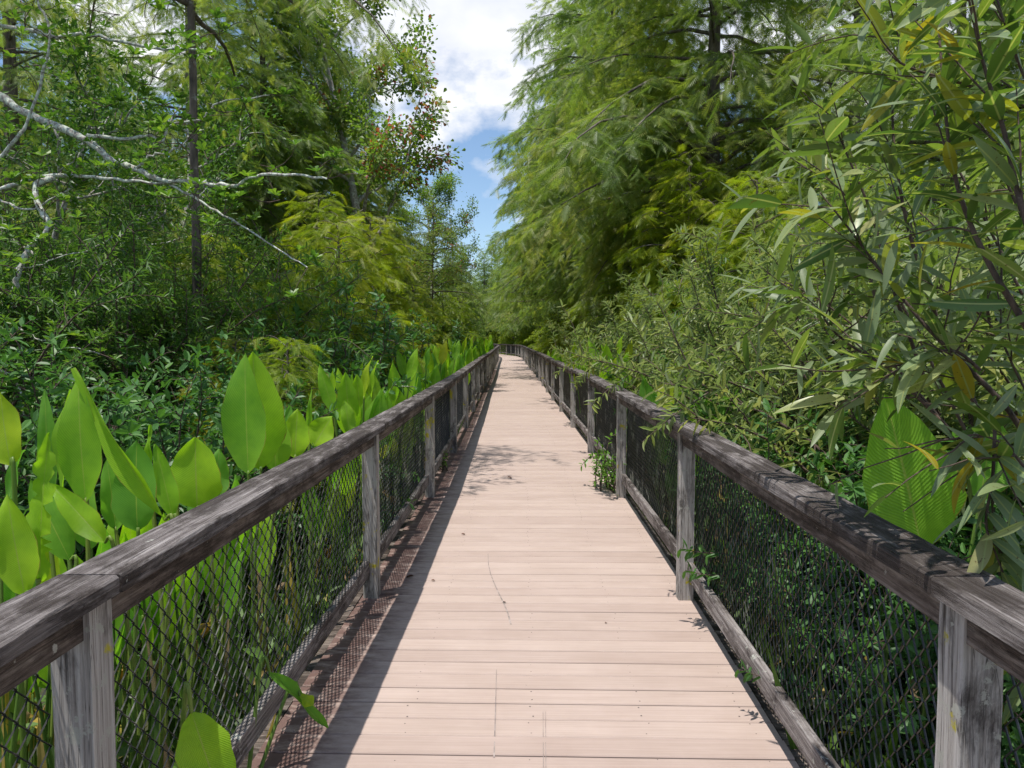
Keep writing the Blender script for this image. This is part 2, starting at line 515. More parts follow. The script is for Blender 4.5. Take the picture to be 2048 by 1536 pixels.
acc = Acc()
for y in ys[290:]:
    c, s = math.cos(-heading(y)), math.sin(-heading(y)); h = BW / 2
    P = np.array([(-HALF, -h, -.026), (HALF, -h, -.026), (HALF, h, -.026), (-HALF, h, -.026), (-HALF, -h, 0), (HALF, -h, 0), (HALF, h, 0), (-HALF, h, 0)])
    Q = np.stack([P[:, 0] * c - P[:, 1] * s + cx(y), P[:, 0] * s + P[:, 1] * c + y, P[:, 2]], 1)
    acc.add(Q, [[4, 5, 6, 7], [0, 1, 5, 4], [3, 7, 6, 2], [0, 4, 7, 3], [1, 2, 6, 5]])
o = mesh_obj('distant_planks', acc.mesh('distant_planks', False), bw, M['deck_far']); o['kind'] = 'stuff'

def strip(xa, xb, za, zb, y0, y1, step=1.5):
    a = Acc(); yy = np.arange(y0, y1, step)
    V = []
    for y in yy:
        hd = heading(y); nx_, ny_ = math.cos(hd), -math.sin(hd)
        for (x, z) in ((xa, za), (xb, za), (xb, zb), (xa, zb)):
            V.append((cx(y) + x * nx_, y + x * ny_, z))
    F = []
    for i in range(len(yy) - 1):
        for k in range(4):
            F.append((i * 4 + k, i * 4 + (k + 1) % 4, i * 4 + 4 + (k + 1) % 4, i * 4 + 4 + k))
    a.add(np.array(V), np.array(F)); return a
for x in (-1.0, -.5, 0, .5, 1.0):
    w = .04 if abs(x) < .9 else .045
    mesh_obj('joist', strip(x - w / 2, x + w / 2, -.22, -.030, -2, 95).mesh('joist', False), bw, M['joist'])
for s in (-1, 1):
    mesh_obj('rim_board', strip(s * 1.04, s * 1.078, -.25, -.012, -2, 95).mesh('rim_board', False), bw, M['rail'])
# screw heads along the joist lines
P = []
for y in ys[:110]:
    for x in (-.93, -.5, .02, .5, .93):
        for dy in (-.042, .04):
            P.append((cx(y) + x + rng.normal(0, .008), y + dy + rng.normal(0, .004), .0012))
P = np.array(P); th = np.linspace(0, 2 * np.pi, 6, endpoint=False)
TV = np.concatenate([[[0, 0, .0004]], np.stack([np.cos(th) * .0042, np.sin(th) * .0042, -np.ones(6) * .002], 1)])
TF = np.array([[0, 1 + i, 1 + (i + 1) % 6] for i in range(6)])
V, F, T = scatter(TV, TF, P, np.repeat(np.eye(3)[None], len(P), 0), np.ones(len(P)), np.zeros(len(P)))
o = mesh_obj('screw_heads', np_mesh('screw_heads', V, F), bw, M['screw']); o['kind'] = 'stuff'
# rubber scuffs: a long curved skid and two thin straight drags
def scuff(pts, w):
    V = []; F = []
    for i, (p, wi) in enumerate(zip(pts, np.linspace(.4, 1, len(pts)))):
        V += [(p[0] - w * wi, p[1], .0022), (p[0] + w * wi, p[1], .0022)]
        if i: F.append((2 * i - 2, 2 * i - 1, 2 * i + 1, 2 * i))
    o = mesh_obj('scuff_mark', np_mesh('scuff_mark', V, F), bw, M['scuff'])
g = lambda *p: [at(*q) for q in p]
def on_deck(x, y):
    v = CAMROT @ Vector(((x - IW / 2) / FPX, -(y - IH / 2) / FPX, -1.0)); t = -EYE.z / v.z
    return EYE + v * t
scuff([on_deck(*p) for p in ((976, 1108), (977, 1130), (981, 1148), (988, 1166), (998, 1188), (1008, 1208), (1016, 1228), (1022, 1250))], .0055)
for x in (1086, 1091):
    scuff([on_deck(x + .1 * k, 1424 + 14 * k) for k in range(9)], .0016)
scuff([on_deck(993 - .6 * k, 1340 + 22 * k) for k in range(9)], .003)

# ------------------------------------------------------------------ railings
CAP_TOP = 1.085
def board(name, L, w, t, seed, rough=.003, n=14, bev=.006):
    """plank along +x, width in y, top face at z = 0, uneven edges"""
    r = np.random.default_rng(seed); V = []
    xs = np.linspace(0, L, n + 1)
    for x in xs:
        d = r.normal(0, rough, (8, 2)) * (.5 if 0 < x < L else .3)
        h = w / 2
        Q = [(-h, -t), (-h, -bev), (-h + bev, 0), (-h * .3, 0), (h * .3, 0), (h - bev, 0), (h, -bev), (h, -t)]
        for (a, b), dd in zip(Q, d):
            V.append((x, a + dd[0], b + dd[1] * .5))
    F = []
    for i in range(n):
        for k in range(8):
            a, b = i * 8 + k, i * 8 + (k + 1) % 8
            F.append((a, a + 8, b + 8, b))
    F += [tuple(range(8)), tuple(n * 8 + k for k in range(7, -1, -1))]
    me = bpy.data.meshes.new(name); me.from_pydata(V, [], F); me.update()
    return me
SPAN = 3.05
caps = [board('cap_board', SPAN, .142, .04, 70 + i, n=26) for i in range(4)]
subs = [board('upper_rail', SPAN, .038, .085, 80 + i, .002, 8, .004) for i in range(3)]
bots = [board('bottom_rail', SPAN, .038, .092, 90 + i, .002, 8, .004) for i in range(3)]
posts = [board('post', 1, .09, .09, 95 + i, .0022, 10, .006) for i in range(4)]
for lst, mt in ((caps, 'cap'), (subs, 'rail'), (bots, 'low_rail'), (posts, 'post')):
    for m_ in lst: m_.materials.append(M[mt])

def chain_link():
    a = .0345; W, H = SPAN - .02, .86
    nw, nz = int(W / a), int(H / a); acc = Acc()
    for i in range(nw):
        pts = []
        for j in range(nz + 1):
            left = (j + i) % 2 == 0
            pts.append((a * (i + (0 if left else 1)), .0028 * (1 if left else -1), j * a))
        V, F = tube(pts, .0027, 4); acc.add(V, F)
    return acc.mesh('chain_link', False)
link_me = chain_link(); link_me.materials.append(M['wire'])

POSTY = [1.6 + SPAN * k for k in range(-1, 29)]
def railing(side, label):
    root = empty('railing', (side * 1.0, 0, 0), label, 'railing')
    inv = Vector((-side * 1.0, 0, 0))
    r = np.random.default_rng(11 + side)
    def P(y, off, z):
        h = heading(y)
        return Vector((cx(y) + side * off * math.cos(h), y - side * off * math.sin(h), z)) + inv
    tops = [CAP_TOP + r.normal(0, .006) - (.0 if k else 0) for k in range(len(POSTY))]
    for k, y in enumerate(POSTY):
        # post: local x is up
        o = bpy.data.objects.new('post', posts[r.integers(4)])
        p = P(y + .045, .9695, 0)
        # turned upright: local x points up, the section is centred on the rail line
        o.location = p + Vector((-.045, 0, -.002))
        o.rotation_euler = (0, R(-90), 0)
        o.scale = (tops[k] - .041, 1, 1)
        link(o, root)
    for k in range(len(POSTY) - 1):
        y0, y1 = POSTY[k], POSTY[k + 1]
        def lay(me, name, off, z0, z1, a0, a1, lat=0.0):
            p, q = P(y0 + a0, off, z0), P(y1 + a1, off, z1)
            o = bpy.data.objects.new(name, me); v = q - p
            o.location = p; o.scale = (v.length / SPAN, 1, 1)
            o.rotation_euler = (0, -math.atan2(v.z, math.hypot(v.x, v.y)), math.atan2(v.y, v.x))
            return link(o, root)
        gap = .003
        lay(caps[r.integers(4)], 'cap_board', .955 + r.normal(0, .004), tops[k], tops[k + 1], .05 + gap, .05 - gap)
        lay(subs[r.integers(3)], 'upper_rail', .955, tops[k] - .043, tops[k + 1] - .043, .092, -.002)
        b = r.normal(0, .008)
        lay(bots[r.integers(3)], 'bottom_rail', .992, .235 + b, .235 + b, .092, -.002)
        p, q = P(y0 + .05, 1.021, .13), P(y1 + .05, 1.021, .13); v = q - p
        o = bpy.data.objects.new('chain_link', link_me)
        o.location = p; o.scale = (v.length / SPAN, 1, 1); o.rotation_euler = (0, 0, math.atan2(v.y, v.x))
        link(o, root)
    return root
railing(-1, 'weathered timber railing with wire mesh, broad flag leaves rising beyond it')
railing(1, 'weathered timber railing with wire mesh, shaded by the overhanging willow')

# ------------------------------------------------------------------ trees
def cypress(name, seed, H, Rr, z0, nb, mat, label, group, trunk_r=None, bare=0.0, spray=.28, dens=1.42):
    r = np.random.default_rng(seed)
    root = empty(name, (0, 0, GROUND_Z), label, 'tree', group)
    wood_, sp = Acc(), []
    zs = np.linspace(0, H, 14)
    wob = np.cumsum(r.normal(0, .012 * H / 10, (14, 2)), 0); wob -= wob[0]
    tr = trunk_r or .0135 * H
    rad = tr * (1 - zs / H) ** .8 + .012 + tr * .9 * np.exp(-zs / .5)
    TP = np.column_stack([wob, zs]); V, F = tube(TP, rad, 9); wood_.add(V, F)
    SP, SD, SL = [], [], []
    for i in range(nb):
        u = (i + r.random()) / nb; z = z0 + (H - z0) * u ** .95
        L = (Rr * (1 - u) ** .75 * r.uniform(.6, 1.12) + .35)
        az = i * 2.399 + r.normal(0, .35)
        if r.random() < bare: L *= .45
        el = .15 + .5 * u + r.normal(0, .12)
        p0, _ = poly_at(TP, [z / H])
        B = grow(r, p0[0], (math.cos(az) * math.cos(el), math.sin(az) * math.cos(el), math.sin(el)), L, 7, .09, .30)
        B[:, 2] = np.maximum(B[:, 2], min(z0, 3.2) - .1 + .1 * r.random())
        V, F = tube(B, np.linspace(.011 * L + .006, .004, 8), 5); wood_.add(V, F)
        ns = max(4, int(L * 6 * dens)); t = np.linspace(.15, 1, ns) + r.normal(0, .02, ns)
        q, d = poly_at(B, np.clip(t, 0, 1))
        lat = norm(np.cross(d, [0, 0, 1])) * np.where(np.arange(ns) % 2, 1, -1)[:, None]
        dd = norm(d * .7 + lat * r.uniform(.5, 1.1, (ns, 1)) + r.normal(0, .25, (ns, 3)) + [0, 0, -.12])
        SP.append(q); SD.append(dd); SL.append(np.clip(.42 * L * (1 - .55 * t), .22, 1.3) * r.uniform(.7, 1.25, ns))
    SP, SD, SL = np.concatenate(SP), np.concatenate(SD), np.concatenate(SL)
    n = np.maximum(3, (SL * 9 * dens).astype(int)); idx = np.repeat(np.arange(len(SL)), n)
    t = r.random(len(idx)); Lq = SL[idx] * t
    pos = SP[idx] + SD[idx] * Lq[:, None] + np.array([0, 0, -1]) * (.22 * Lq ** 2)[:, None]
    lat = norm(np.cross(SD[idx], [0, 0, 1])) * np.where(r.random(len(idx)) < .5, 1, -1)[:, None]
    D = norm(SD[idx] + lat * .8 + r.normal(0, .32, pos.shape) + [0, 0, -.62])
    patch = np.sin(pos[:, 0] * 1.3 + seed) * np.sin(pos[:, 1] * 1.1) * np.sin(pos[:, 2] * .9 + 1)
    tint = np.clip(.45 + .25 * patch + r.normal(0, .16, len(idx)), 0, 1)
    V, F, T = scatter(T_SPR, F_SPR, pos, frames(D, r, roll=.55), spray * r.uniform(.7, 1.3, len(idx)), tint)
    mesh_obj('trunk', wood_.mesh('trunk'), root, M['bark_cypress'])
    mesh_obj('crown', np_mesh('crown', V, F, T, smooth=False), root, mat)
    return root, len(F)

def broadleaf(name, seed, H, spread, mat, barkm, label, group, cat='tree', z0=.3, nl=9, leaf=.09, per=26, TV=T_HEX, TF=F_HEX, red=None, trunk_r=None, forks=3, twigs=7, clus=.34, lean=(0, 0)):
    r = np.random.default_rng(seed)
    root = empty(name, (0, 0, GROUND_Z), label, cat, group)
    wd = Acc(); ends = []
    tr = trunk_r or .016 * H
    TP = grow(r, (0, 0, 0), (lean[0], lean[1], 1), H, 12, .06, 0, .05)
    V, F = tube(TP, np.linspace(tr, tr * .15, 13) + tr * .5 * np.exp(-np.linspace(0, H, 13) / .4), 9); wd.add(V, F)
    for i in range(nl):
        u = z0 + (1 - z0) * (i + r.random()) / nl
        p, d = poly_at(TP, [min(u, .99)])
        az = i * 2.399 + r.normal(0, .4); L = spread * (1.15 - .65 * (u - z0) / (1 - z0)) * r.uniform(.7, 1.15)
        B = grow(r, p[0], (math.cos(az), math.sin(az), r.uniform(.45, 1.0)), L, 8, .14, 0, .05)
        V, F = tube(B, np.linspace(tr * .45 * (1 - .5 * u), .008, 9), 6); wd.add(V, F)
        for t in np.linspace(.25, 1, forks * 2):
            q, dd = poly_at(B, [min(t, .999)])
            S = grow(r, q[0], dd[0] + r.normal(0, .6, 3) + [0, 0, .15], L * .42 * r.uniform(.6, 1.2), 5, .2, 0, .04)
            V, F = tube(S, np.linspace(.02, .005, 6), 4); wd.add(V, F)
            for tt in np.linspace(.3, 1, twigs):
                e, ed = poly_at(S, [min(tt, .999)]); ends.append(np.concatenate([e[0], ed[0]]))
    E = np.array(ends)
    idx = np.repeat(np.arange(len(E)), per); k = len(idx)
    off = r.normal(0, clus * .5, (k, 3)); pos = E[idx, :3] + off + E[idx, 3:] * .1
    D = norm(off * 1.2 + E[idx, 3:] * .25 + r.normal(0, .12, (k, 3)) + [0, 0, -.12])
    tint = np.clip(r.normal(.32, .15, k), 0, .68)
    if red is not None:
        f = 1 / (1 + np.exp(-(pos @ np.array(red[:3]) - red[3]) * red[4]))
        hit = r.random(len(E))[idx] < f * .85
        tint = np.where(hit, np.clip(r.normal(.86, .1, k), .6, 1), tint)
    V, F, T = scatter(TV, TF, pos, frames(D, r, roll=.6), leaf * r.uniform(.65, 1.25, k), tint)
    mesh_obj('trunk', wd.mesh('trunk'), root, barkm)
    mesh_obj('crown', np_mesh('crown', V, F, T, smooth=False), root, mat)
    return root, len(F)

def shrub(name, seed, H, spread, mat, label, group, ns=14, TV=T_HEX, TF=F_HEX, leaf=.07, step=.03, twigs=7, tl=.45, droop=.12, cat='shrub', per=2, tintm=.45, barkm=None, roll=.4, upright=1.0):
    r = np.random.default_rng(seed)
    root = empty(name, (0, 0, GROUND_Z), label, cat, group)
    wd = Acc(); A, Dr, Tn = [], [], []
    for i in range(ns):
        az = i * 2.399 + r.normal(0, .3); sp_ = spread / H * r.uniform(.15, 1.15)
        hh = H * r.uniform(.6, 1.08)
        B = grow(r, (r.normal(0, .08), r.normal(0, .08), 0), (math.cos(az) * sp_, math.sin(az) * sp_, upright), hh, 9, .1, droop)
        V, F = tube(B, np.linspace(.006 + .006 * H, .003, 10), 5); wd.add(V, F)
        paths = [(B, .3)]
        for t in np.linspace(.18, .97, twigs):
            q, dd = poly_at(B, [t])
            S = grow(r, q[0], dd[0] * .6 + r.normal(0, .6, 3) + [0, 0, .1], tl * H * .5 * r.uniform(.5, 1.2), 5, .14, droop)
            V, F = tube(S, np.linspace(.005, .002, 6), 4); wd.add(V, F)
            paths.append((S, .08))
        for (Q, t0) in paths:
            Lq = np.linalg.norm(np.diff(Q, axis=0), axis=1).sum()
            m = max(3, int(Lq * (1 - t0) / step)) * per
            t = np.sort(r.uniform(t0, 1, m)); q, dd = poly_at(Q, np.clip(t, 0, .999))
            a = np.arange(m) * 2.399 + r.normal(0, .4, m)
            ref = norm(np.cross(dd, [.2, .1, 1])); bi = np.cross(dd, ref)
            rad = ref * np.cos(a)[:, None] + bi * np.sin(a)[:, None]
            A.append(q); Dr.append(norm(dd * .55 + rad + [0, 0, -.12] + r.normal(0, .15, q.shape))); Tn.append(np.clip(t * .35 + r.normal(tintm - .15, .16, m), 0, 1))
    A, Dr, Tn = np.concatenate(A), np.concatenate(Dr), np.concatenate(Tn)
    V, F, T = scatter(TV, TF, A, frames(Dr, r, roll=roll), leaf * r.uniform(.6, 1.2, len(A)), Tn)
    mesh_obj('stems', wd.mesh('stems'), root, barkm or M['twig'])
    mesh_obj('foliage', np_mesh('foliage', V, F, T, smooth=False), root, mat)
    return root, len(F)

cnt = {}
REACH = {'myrtle_shrub': 1.9, 'glossy_shrub': 1.15, 'willow_bush': 1.6, 'young_cypress': 1.85, 'cypress_tree': 2.0}
far_away = (0, -60, GROUND_Z)
def put(proto, loc2, rz, s, label=None, group=None, first=[]):
    """the prototype itself takes the first place, copies take the others"""
    x, y = loc2
    reach = REACH.get(proto.name.split('.')[0], 0) * (s if not isinstance(s, tuple) else s[0])
    if reach and abs(x - cx(y)) < 1.08 + reach:
        x = cx(y) + math.copysign(1.08 + reach, x - cx(y))
    loc = (x, y, GROUND_Z)
    if proto.name not in first:
        first.append(proto.name)
        proto.location = loc; proto.rotation_euler = (0, 0, rz); proto.scale = (s, s, s) if not isinstance(s, tuple) else s
        if label: proto['label'] = label
        if group: proto['group'] = group
        return proto
    return copy_tree(proto, loc, rz, s, label, group)
def px(x, d):
    """world X of photograph column x at distance d"""
    return at(x, 678, d).x

G_CY = 'cypresses lining the boardwalk'
cyA, cnt['cyA'] = cypress('cypress_tree', 21, 15, 4.3, 3.7, 112, M['cypress'], '', G_CY, trunk_r=.17)
cyB, cnt['cyB'] = cypress('cypress_tree', 22, 13, 4.0, 3.6, 104, M['cypress'], '', G_CY, bare=.1)
cyC, cnt['cyC'] = cypress('cypress_tree', 23, 16, 3.8, 3.5, 105, M['cypress'], '', G_CY, bare=.22, dens=1.15)
yg, cnt['yg'] = cypress('young_cypress', 24, 4.2, 1.5, .3, 75, M['sapling'], '', 'young cypresses in the undergrowth', spray=.23, dens=2.2)
ma, cnt['ma'] = broadleaf('maple_tree', 31, 13.5, 4.0, M['maple'], M['bark_pale'], '', 'maples', z0=.3, nl=15, leaf=.125, per=32, TV=T_OBO * np.array([1, 1.7, 1]), red=(.75, -.2, .0, 1.6, 1.6), clus=.34, trunk_r=.19)
by, cnt['by'] = broadleaf('bay_tree', 33, 7.0, 2.4, M['bay'], M['bark_pale'], '', 'bay trees', z0=.2, nl=13, leaf=.115, per=13, clus=.36)

sl, cnt['sl'] = cypress('slim_cypress', 26, 11.5, 3.4, 6.0, 66, M['cypress'], '', None, trunk_r=.052, bare=.1, spray=.15, dens=1.75)
put(sl, (px(392, 9.2), 9.2), 1.0, 1.0, 'slim straight dark trunk with hanging feathery sprays behind the lichen covered limbs')
put(sl, (px(868, 27), 27), 3.0, .62, 'small cypress close to the railing where shade crosses the boards')
L_CY = 'tall feathery green cypress in the row beside the willow railing'
L_CL = 'tall feathery green cypress in the row behind the flag leaf railing'
put(cyA, (px(1425, 20), 20), .4, 1.32, 'tall cypress with a thick dark trunk bare at eye level behind willows')
for (x, d, p, rz, s) in ((1180, 29, cyA, 2.0, 1.3), (1110, 41, cyA, .8, 1.4), (1130, 34, cyC, 2.9, 1.25), (1090, 50, cyB, 4.0, 1.4), (1045, 82, cyB, 4.0, 1.1), (1022, 92, cyA, 1.0, 1.0), (1062, 74, cyB, 2.2, 1.2), (1290, 24, cyB, .3, 1.05), (1330, 36, cyB, 4.0, 1.2), (1560, 26, cyC, 1.2, 1.0),
                         (1700, 17, cyC, 2.6, .85), (1900, 13, cyB, 5.0, .85), (1075, 58, cyA, 3.1, 1.05), (1520, 40, cyA, 5.5, 1.05), (1800, 30, cyA, .2, 1.0),
                         (2050, 24, cyA, 1.9, .95), (1070, 82, cyB, 1.9, 1.0), (1240, 60, cyC, 1.0, 1.1), (1400, 56, cyC, 3.0, 1.2), (1980, 40, cyB, 2.5, 1.2)):
    put(p, (px(x, d), d), rz, s, L_CY, 'cypresses beside the willow railing')
for (x, d, p, rz, s) in ((610, 26, cyA, 1.0, .95), (680, 31, cyB, .7, 1.1), (540, 22, cyB, 4.4, 1.05), (390, 19, cyC, 2.0, .95), (45, 13.5, cyC, 4.2, .8), (480, 36, cyB, 3.3, 1.2), (200, 28, cyA, .5, 1.0),
                         (790, 42, cyB, 2.2, .82), (905, 66, cyB, .4, .85), (700, 56, cyA, 2.8, .95), (300, 44, cyB, 5.0, 1.2), (-120, 22, cyB, 1.1, 1.2),
                         (985, 112, cyA, 1.5, 1.0), (955, 108, cyB, 2.5, 1.1), (925, 72, cyB, 3.5, .8), (840, 84, cyA, .9, .8), (60, 40, cyA, 3.9, 1.1)):
    put(p, (px(x, d), d), rz, s, L_CL, 'cypresses behind the flag leaf railing')
put(ma, (px(735, 22), 22), 0.0, 1.0, 'pale trunked maple with reddening leaves on the side toward the sky gap')
put(ma, (px(860, 40), 40), 5.6, .78, 'smaller reddish maple far along the boardwalk beside the sky gap')
put(ma, (px(930, 74), 74), .5, .62, 'far small maple with russet leaves where the boardwalk bends')
put(by, (px(60, 11), 11), .7, .8, 'bay tree with glossy leaf clusters behind the lichen covered branches')
put(by, (px(330, 15), 15), 2.7, 1.05, 'bay tree between slim cypress trunks behind the thicket')
# young yellow-green cypresses
L_YG = 'young yellow green cypress in the thicket behind flag leaves'
L_YR = 'young yellow green cypress in the thicket behind the willows'
for (x, d, rz, s) in ((640, 6.6, 0, .52), (745, 17, 1.1, 1.15), (800, 12.5, 2.0, .62), (560, 10, 3.0, .72), (690, 12, 4.1, .95), (470, 7.8, 2.2, .52), (860, 20, 5, .85),
                      (900, 32, .6, 1.0), (640, 18, 2.3, 1.3), (935, 46, 1.2, 1.1), (420, 12, .2, .9), (960, 70, 2, 1.0), (1000, 92, 3, 1.2)):
    put(yg, (px(x, d), d), rz, s, L_YG, 'young cypresses behind flag leaves')
for (x, d, rz, s) in ((1350, 17.5, 2.4, 1.5), (1290, 22, .9, 1.6), (1510, 13, .6, 1.15), (1600, 10, 2.6, .9), (1250, 21, 3.6, 1.1), (1135, 33, 1.4, 1.1), (1180, 26, 4.4, .9), (1085, 48, .3, 1.0), (1740, 8.5, 5.2, .95), (1400, 17, 2.2, 1.2), (1050, 95, 1, 1.3), (1110, 62, 5, 1.2), (1030, 80, 2, 1.35), (1045, 76, 4, 1.2), (1012, 86, 3, 1.4), (1060, 68, 1, 1.1)):
    put(yg, (px(x, d), d), rz, s, L_YR, 'young cypresses behind the willows')

# ------------------------------------------------------------------ shrubs and thicket
my, cnt['my'] = shrub('myrtle_shrub', 41, 3.6, 1.6, M['myrtle'], '', 'myrtles', ns=26, TV=T_LAN, leaf=.095, step=.03, twigs=12, tl=.36, per=2)
gl, cnt['gl'] = shrub('glossy_shrub', 42, 2.1, .8, M['glossy'], '', 'glossy shrubs', ns=20, leaf=.095, step=.036, twigs=9, per=2, tl=.34, tintm=.4)
wi, cnt['wi'] = shrub('willow_bush', 43, 3.1, 1.05, M['willow'], '', 'willow bushes', ns=26, TV=T_LAN, leaf=.11, step=.03, twigs=11, per=2, tl=.33, tintm=.5)
L_MY = 'dark green small leaved shrub in the thicket behind flag leaves'
for i, (x, d, s) in enumerate(((60, 8, 1.0), (395, 8.6, 1.0), (220, 8.5, 1.05), (360, 9.5, 1.05), (150, 11, 1.3), (480, 12, 1.1), (300, 13, 1.3), (580, 15, 1.15), (20, 14, 1.4), (660, 22, 1.2), (770, 27, 1.2),
                               (840, 34, 1.1), (500, 20, 1.4), (380, 24, 1.5), (200, 20, 1.5), (-60, 7, 1.0), (890, 50, 1.2), (700, 36, 1.5), (600, 30, 1.5), (-100, 16, 1.5), (940, 88, 1.5), (80, 27, 1.6))):
    put(my, (px(x, d), d), i * 1.9, s, L_MY, 'dark shrubs behind flag leaves')
L_MR = 'dark green small leaved shrub in the thicket behind the willows'
for i, (x, d, s) in enumerate(((1640, 13, 1.2), (1760, 11, 1.1), (1900, 9, 1.1), (1450, 22, 1.3), (1300, 28, 1.2), (1220, 38, 1.2), (1150, 50, 1.2), (2050, 12, 1.3), (1580, 20, 1.4),
                               (1850, 18, 1.5), (1100, 76, 1.4), (1060, 108, 1.7), (1000, 112, 1.7), (1700, 26, 1.6), (1400, 34, 1.5), (2000, 28, 1.7))):
    put(my, (px(x, d), d), i * 2.3, s, L_MR, 'dark shrubs behind the willows')
for i, (x, d, s) in enumerate(((310, 5.0, .92), (420, 5.8, .9), (200, 5.4, .95), (90, 5.2, 1.0), (770, 9.0, 1.25), (840, 11.5, 1.15), (720, 7.4, 1.02), (590, 6.4, .8), (880, 16, 1.2), (915, 24, 1.2))):
    put(gl, (px(x, d), d), i * 1.7, s, {0: 'dark glossy shrub behind the long folded flag blade', 1: 'dark glossy shrub behind the tallest flag plant', 3: 'dark glossy shrub behind the torn yellowing flag blade', 9: 'farthest glossy shrub, past the small cypress by the railing'}.get(i, 'shrub with dark glossy oval leaves close behind the flag leaves'), 'glossy shrubs behind flag leaves')
for i, (x, d, s) in enumerate(((1480, 5.2, .78), (1620, 4.3, .76), (1380, 6.6, .8), (1560, 3.4, .62), (1720, 3.3, .66), (1900, 2.9, .68), (1320, 8.2, .8), (1760, 4.4, .85), (1270, 10.5, .9), (2000, 3.6, .85), (2060, 2.4, .6))):
    put(gl, (px(x, d), d), i * 2.1, s, 'shrub with dark glossy oval leaves below the willow bushes', 'glossy shrubs below the willows')
for i, (x, d, s) in enumerate(((1560, 6.0, 1.0), (1660, 4.9, .95), (1430, 8.0, 1.0), (1320, 10.5, 1.0), (1250, 13.5, 1.0), (1800, 4.0, 1.02), (1200, 18, 1.05), (1540, 8.6, 1.15), (1700, 6.8, 1.2), (1930, 4.2, 1.1), (1170, 24, 1.1), (1380, 13, 1.15))):
    put(wi, (px(x, d), d), i * 2.9, s, {5: 'willow bush standing directly behind the huge ribbed flag blade', 1: 'olive willow bush just past the huge ribbed flag blade', 10: 'farthest olive willow bush, beside the shaded stretch of boards', 9: 'willow bush behind the long leaved willow that leans over the railing'}.get(i, 'olive leaved willow bush in the row behind the railing'), 'willow bushes along the railing')

# ------------------------------------------------------------------ bay tree reaching in with lichen covered limbs
def smooth_path(pts, n=6):
    P = np.array([tuple(p) for p in pts]); m = len(P); out = []
    for i in range(m - 1):
        p0, p1, p2, p3 = P[max(i - 1, 0)], P[i], P[i + 1], P[min(i + 2, m - 1)]
        for k in range(n):
            t = k / n
            out.append(.5 * ((2 * p1) + (p2 - p0) * t + (2 * p0 - 5 * p1 + 4 * p2 - p3) * t * t + (3 * p1 - p0 - 3 * p2 + p3) * t ** 3))
    out.append(P[-1]); return np.array(out)

root = empty('lichen_tree', (px(-160, 8.2), 8.2, GROUND_Z), 'leaning tree whose pale crooked lichen covered limbs reach over the thicket', 'tree')
off = np.array(root.location)
r = np.random.default_rng(77)
trunk_pts = [Vector(root.location), Vector((root.location.x - .05, 8.2, .6)), at(-120, 420, 8.1), at(-60, 150, 8.0), at(-30, -150, 8.0)]
tp = smooth_path(trunk_pts)
V, F = tube(tp - off, np.linspace(.11, .05, len(tp)), 9)
mesh_obj('trunk', np_mesh('trunk', V, F), root, M['bark_lichen'])
limbs = [
    ([(-90, 150, 8.1), (0, 190, 8.0), (60, 230, 7.9), (175, 280, 7.7), (215, 315, 7.6), (275, 340, 7.5), (320, 358, 7.4), (420, 368, 7.3), (475, 371, 7.2), (500, 356, 7.1), (570, 348, 7.0), (655, 358, 6.9)], .034, .008),
    ([(-100, 400, 8.0), (0, 378, 7.6), (90, 352, 7.5), (190, 355, 7.4), (250, 362, 7.4), (330, 366, 7.4)], .020, .010),
    ([(110, 355, 7.5), (75, 370, 7.4), (78, 415, 7.3), (98, 455, 7.2), (60, 495, 7.2), (35, 550, 7.1), (25, 600, 7.1), (32, 632, 7.1)], .026, .018),
    ([(-80, 40, 8.3), (60, 60, 8.0), (100, 72, 7.9), (180, 70, 7.8), (280, 90, 7.6), (340, 98, 7.5), (400, 100, 7.4), (425, 118, 7.4)], .020, .006),
    ([(175, 270, 7.7), (240, 278, 7.7), (300, 272, 7.8), (325, 285, 7.8), (340, 250, 7.9), (400, 240, 7.9), (440, 205, 8.0), (540, 190, 8.0)], .016, .005),
    ([(275, 335, 7.5), (305, 312, 7.4), (350, 300, 7.4), (375, 278, 7.4)], .012, .005),
    ([(340, 370, 7.4), (420, 415, 7.3), (490, 455, 7.2), (560, 500, 7.1), (615, 535, 7.0)], .010, .004),
    ([(0, 400, 7.9), (60, 420, 7.7), (110, 395, 7.6), (170, 360, 7.5)], .011, .006),
    ([(-60, 640, 7.2), (0, 632, 7.0), (60, 670, 6.9), (120, 690, 6.8), (200, 708, 6.7)], .010, .004),
    ([(-60, 380, 7.6), (20, 290, 7.6), (60, 230, 7.7), (100, 80, 7.8), (75, 0, 7.9), (60, -60, 7.9)], .016, .008),
    ([(-60, 720, 6.4), (10, 745, 6.2), (40, 780, 6.1), (48, 830, 6.1)], .010, .005),
    ([(-40, 540, 7.4), (60, 535, 7.2), (120, 515, 7.1), (180, 500, 7.0)], .008, .003),
]
tips = []
for pts, r0, r1 in limbs:
    lp = smooth_path([at(*p) for p in pts], 5); lp[1:-1] += r.normal(0, .007, lp[1:-1].shape)
    rr = np.linspace(r0, r1, len(lp)) * r.uniform(1.0, 1.45, len(lp))
    V, F = tube(lp - off, rr, 7); mesh_obj('limb', np_mesh('limb', V, F), root, M['bark_lichen'])
    for t in np.linspace(.2, 1, 7):
        q, d = poly_at(lp, [min(t, .999)]); tips.append((q[0], d[0]))
tw = Acc(); A, D_, Tn = [], [], []
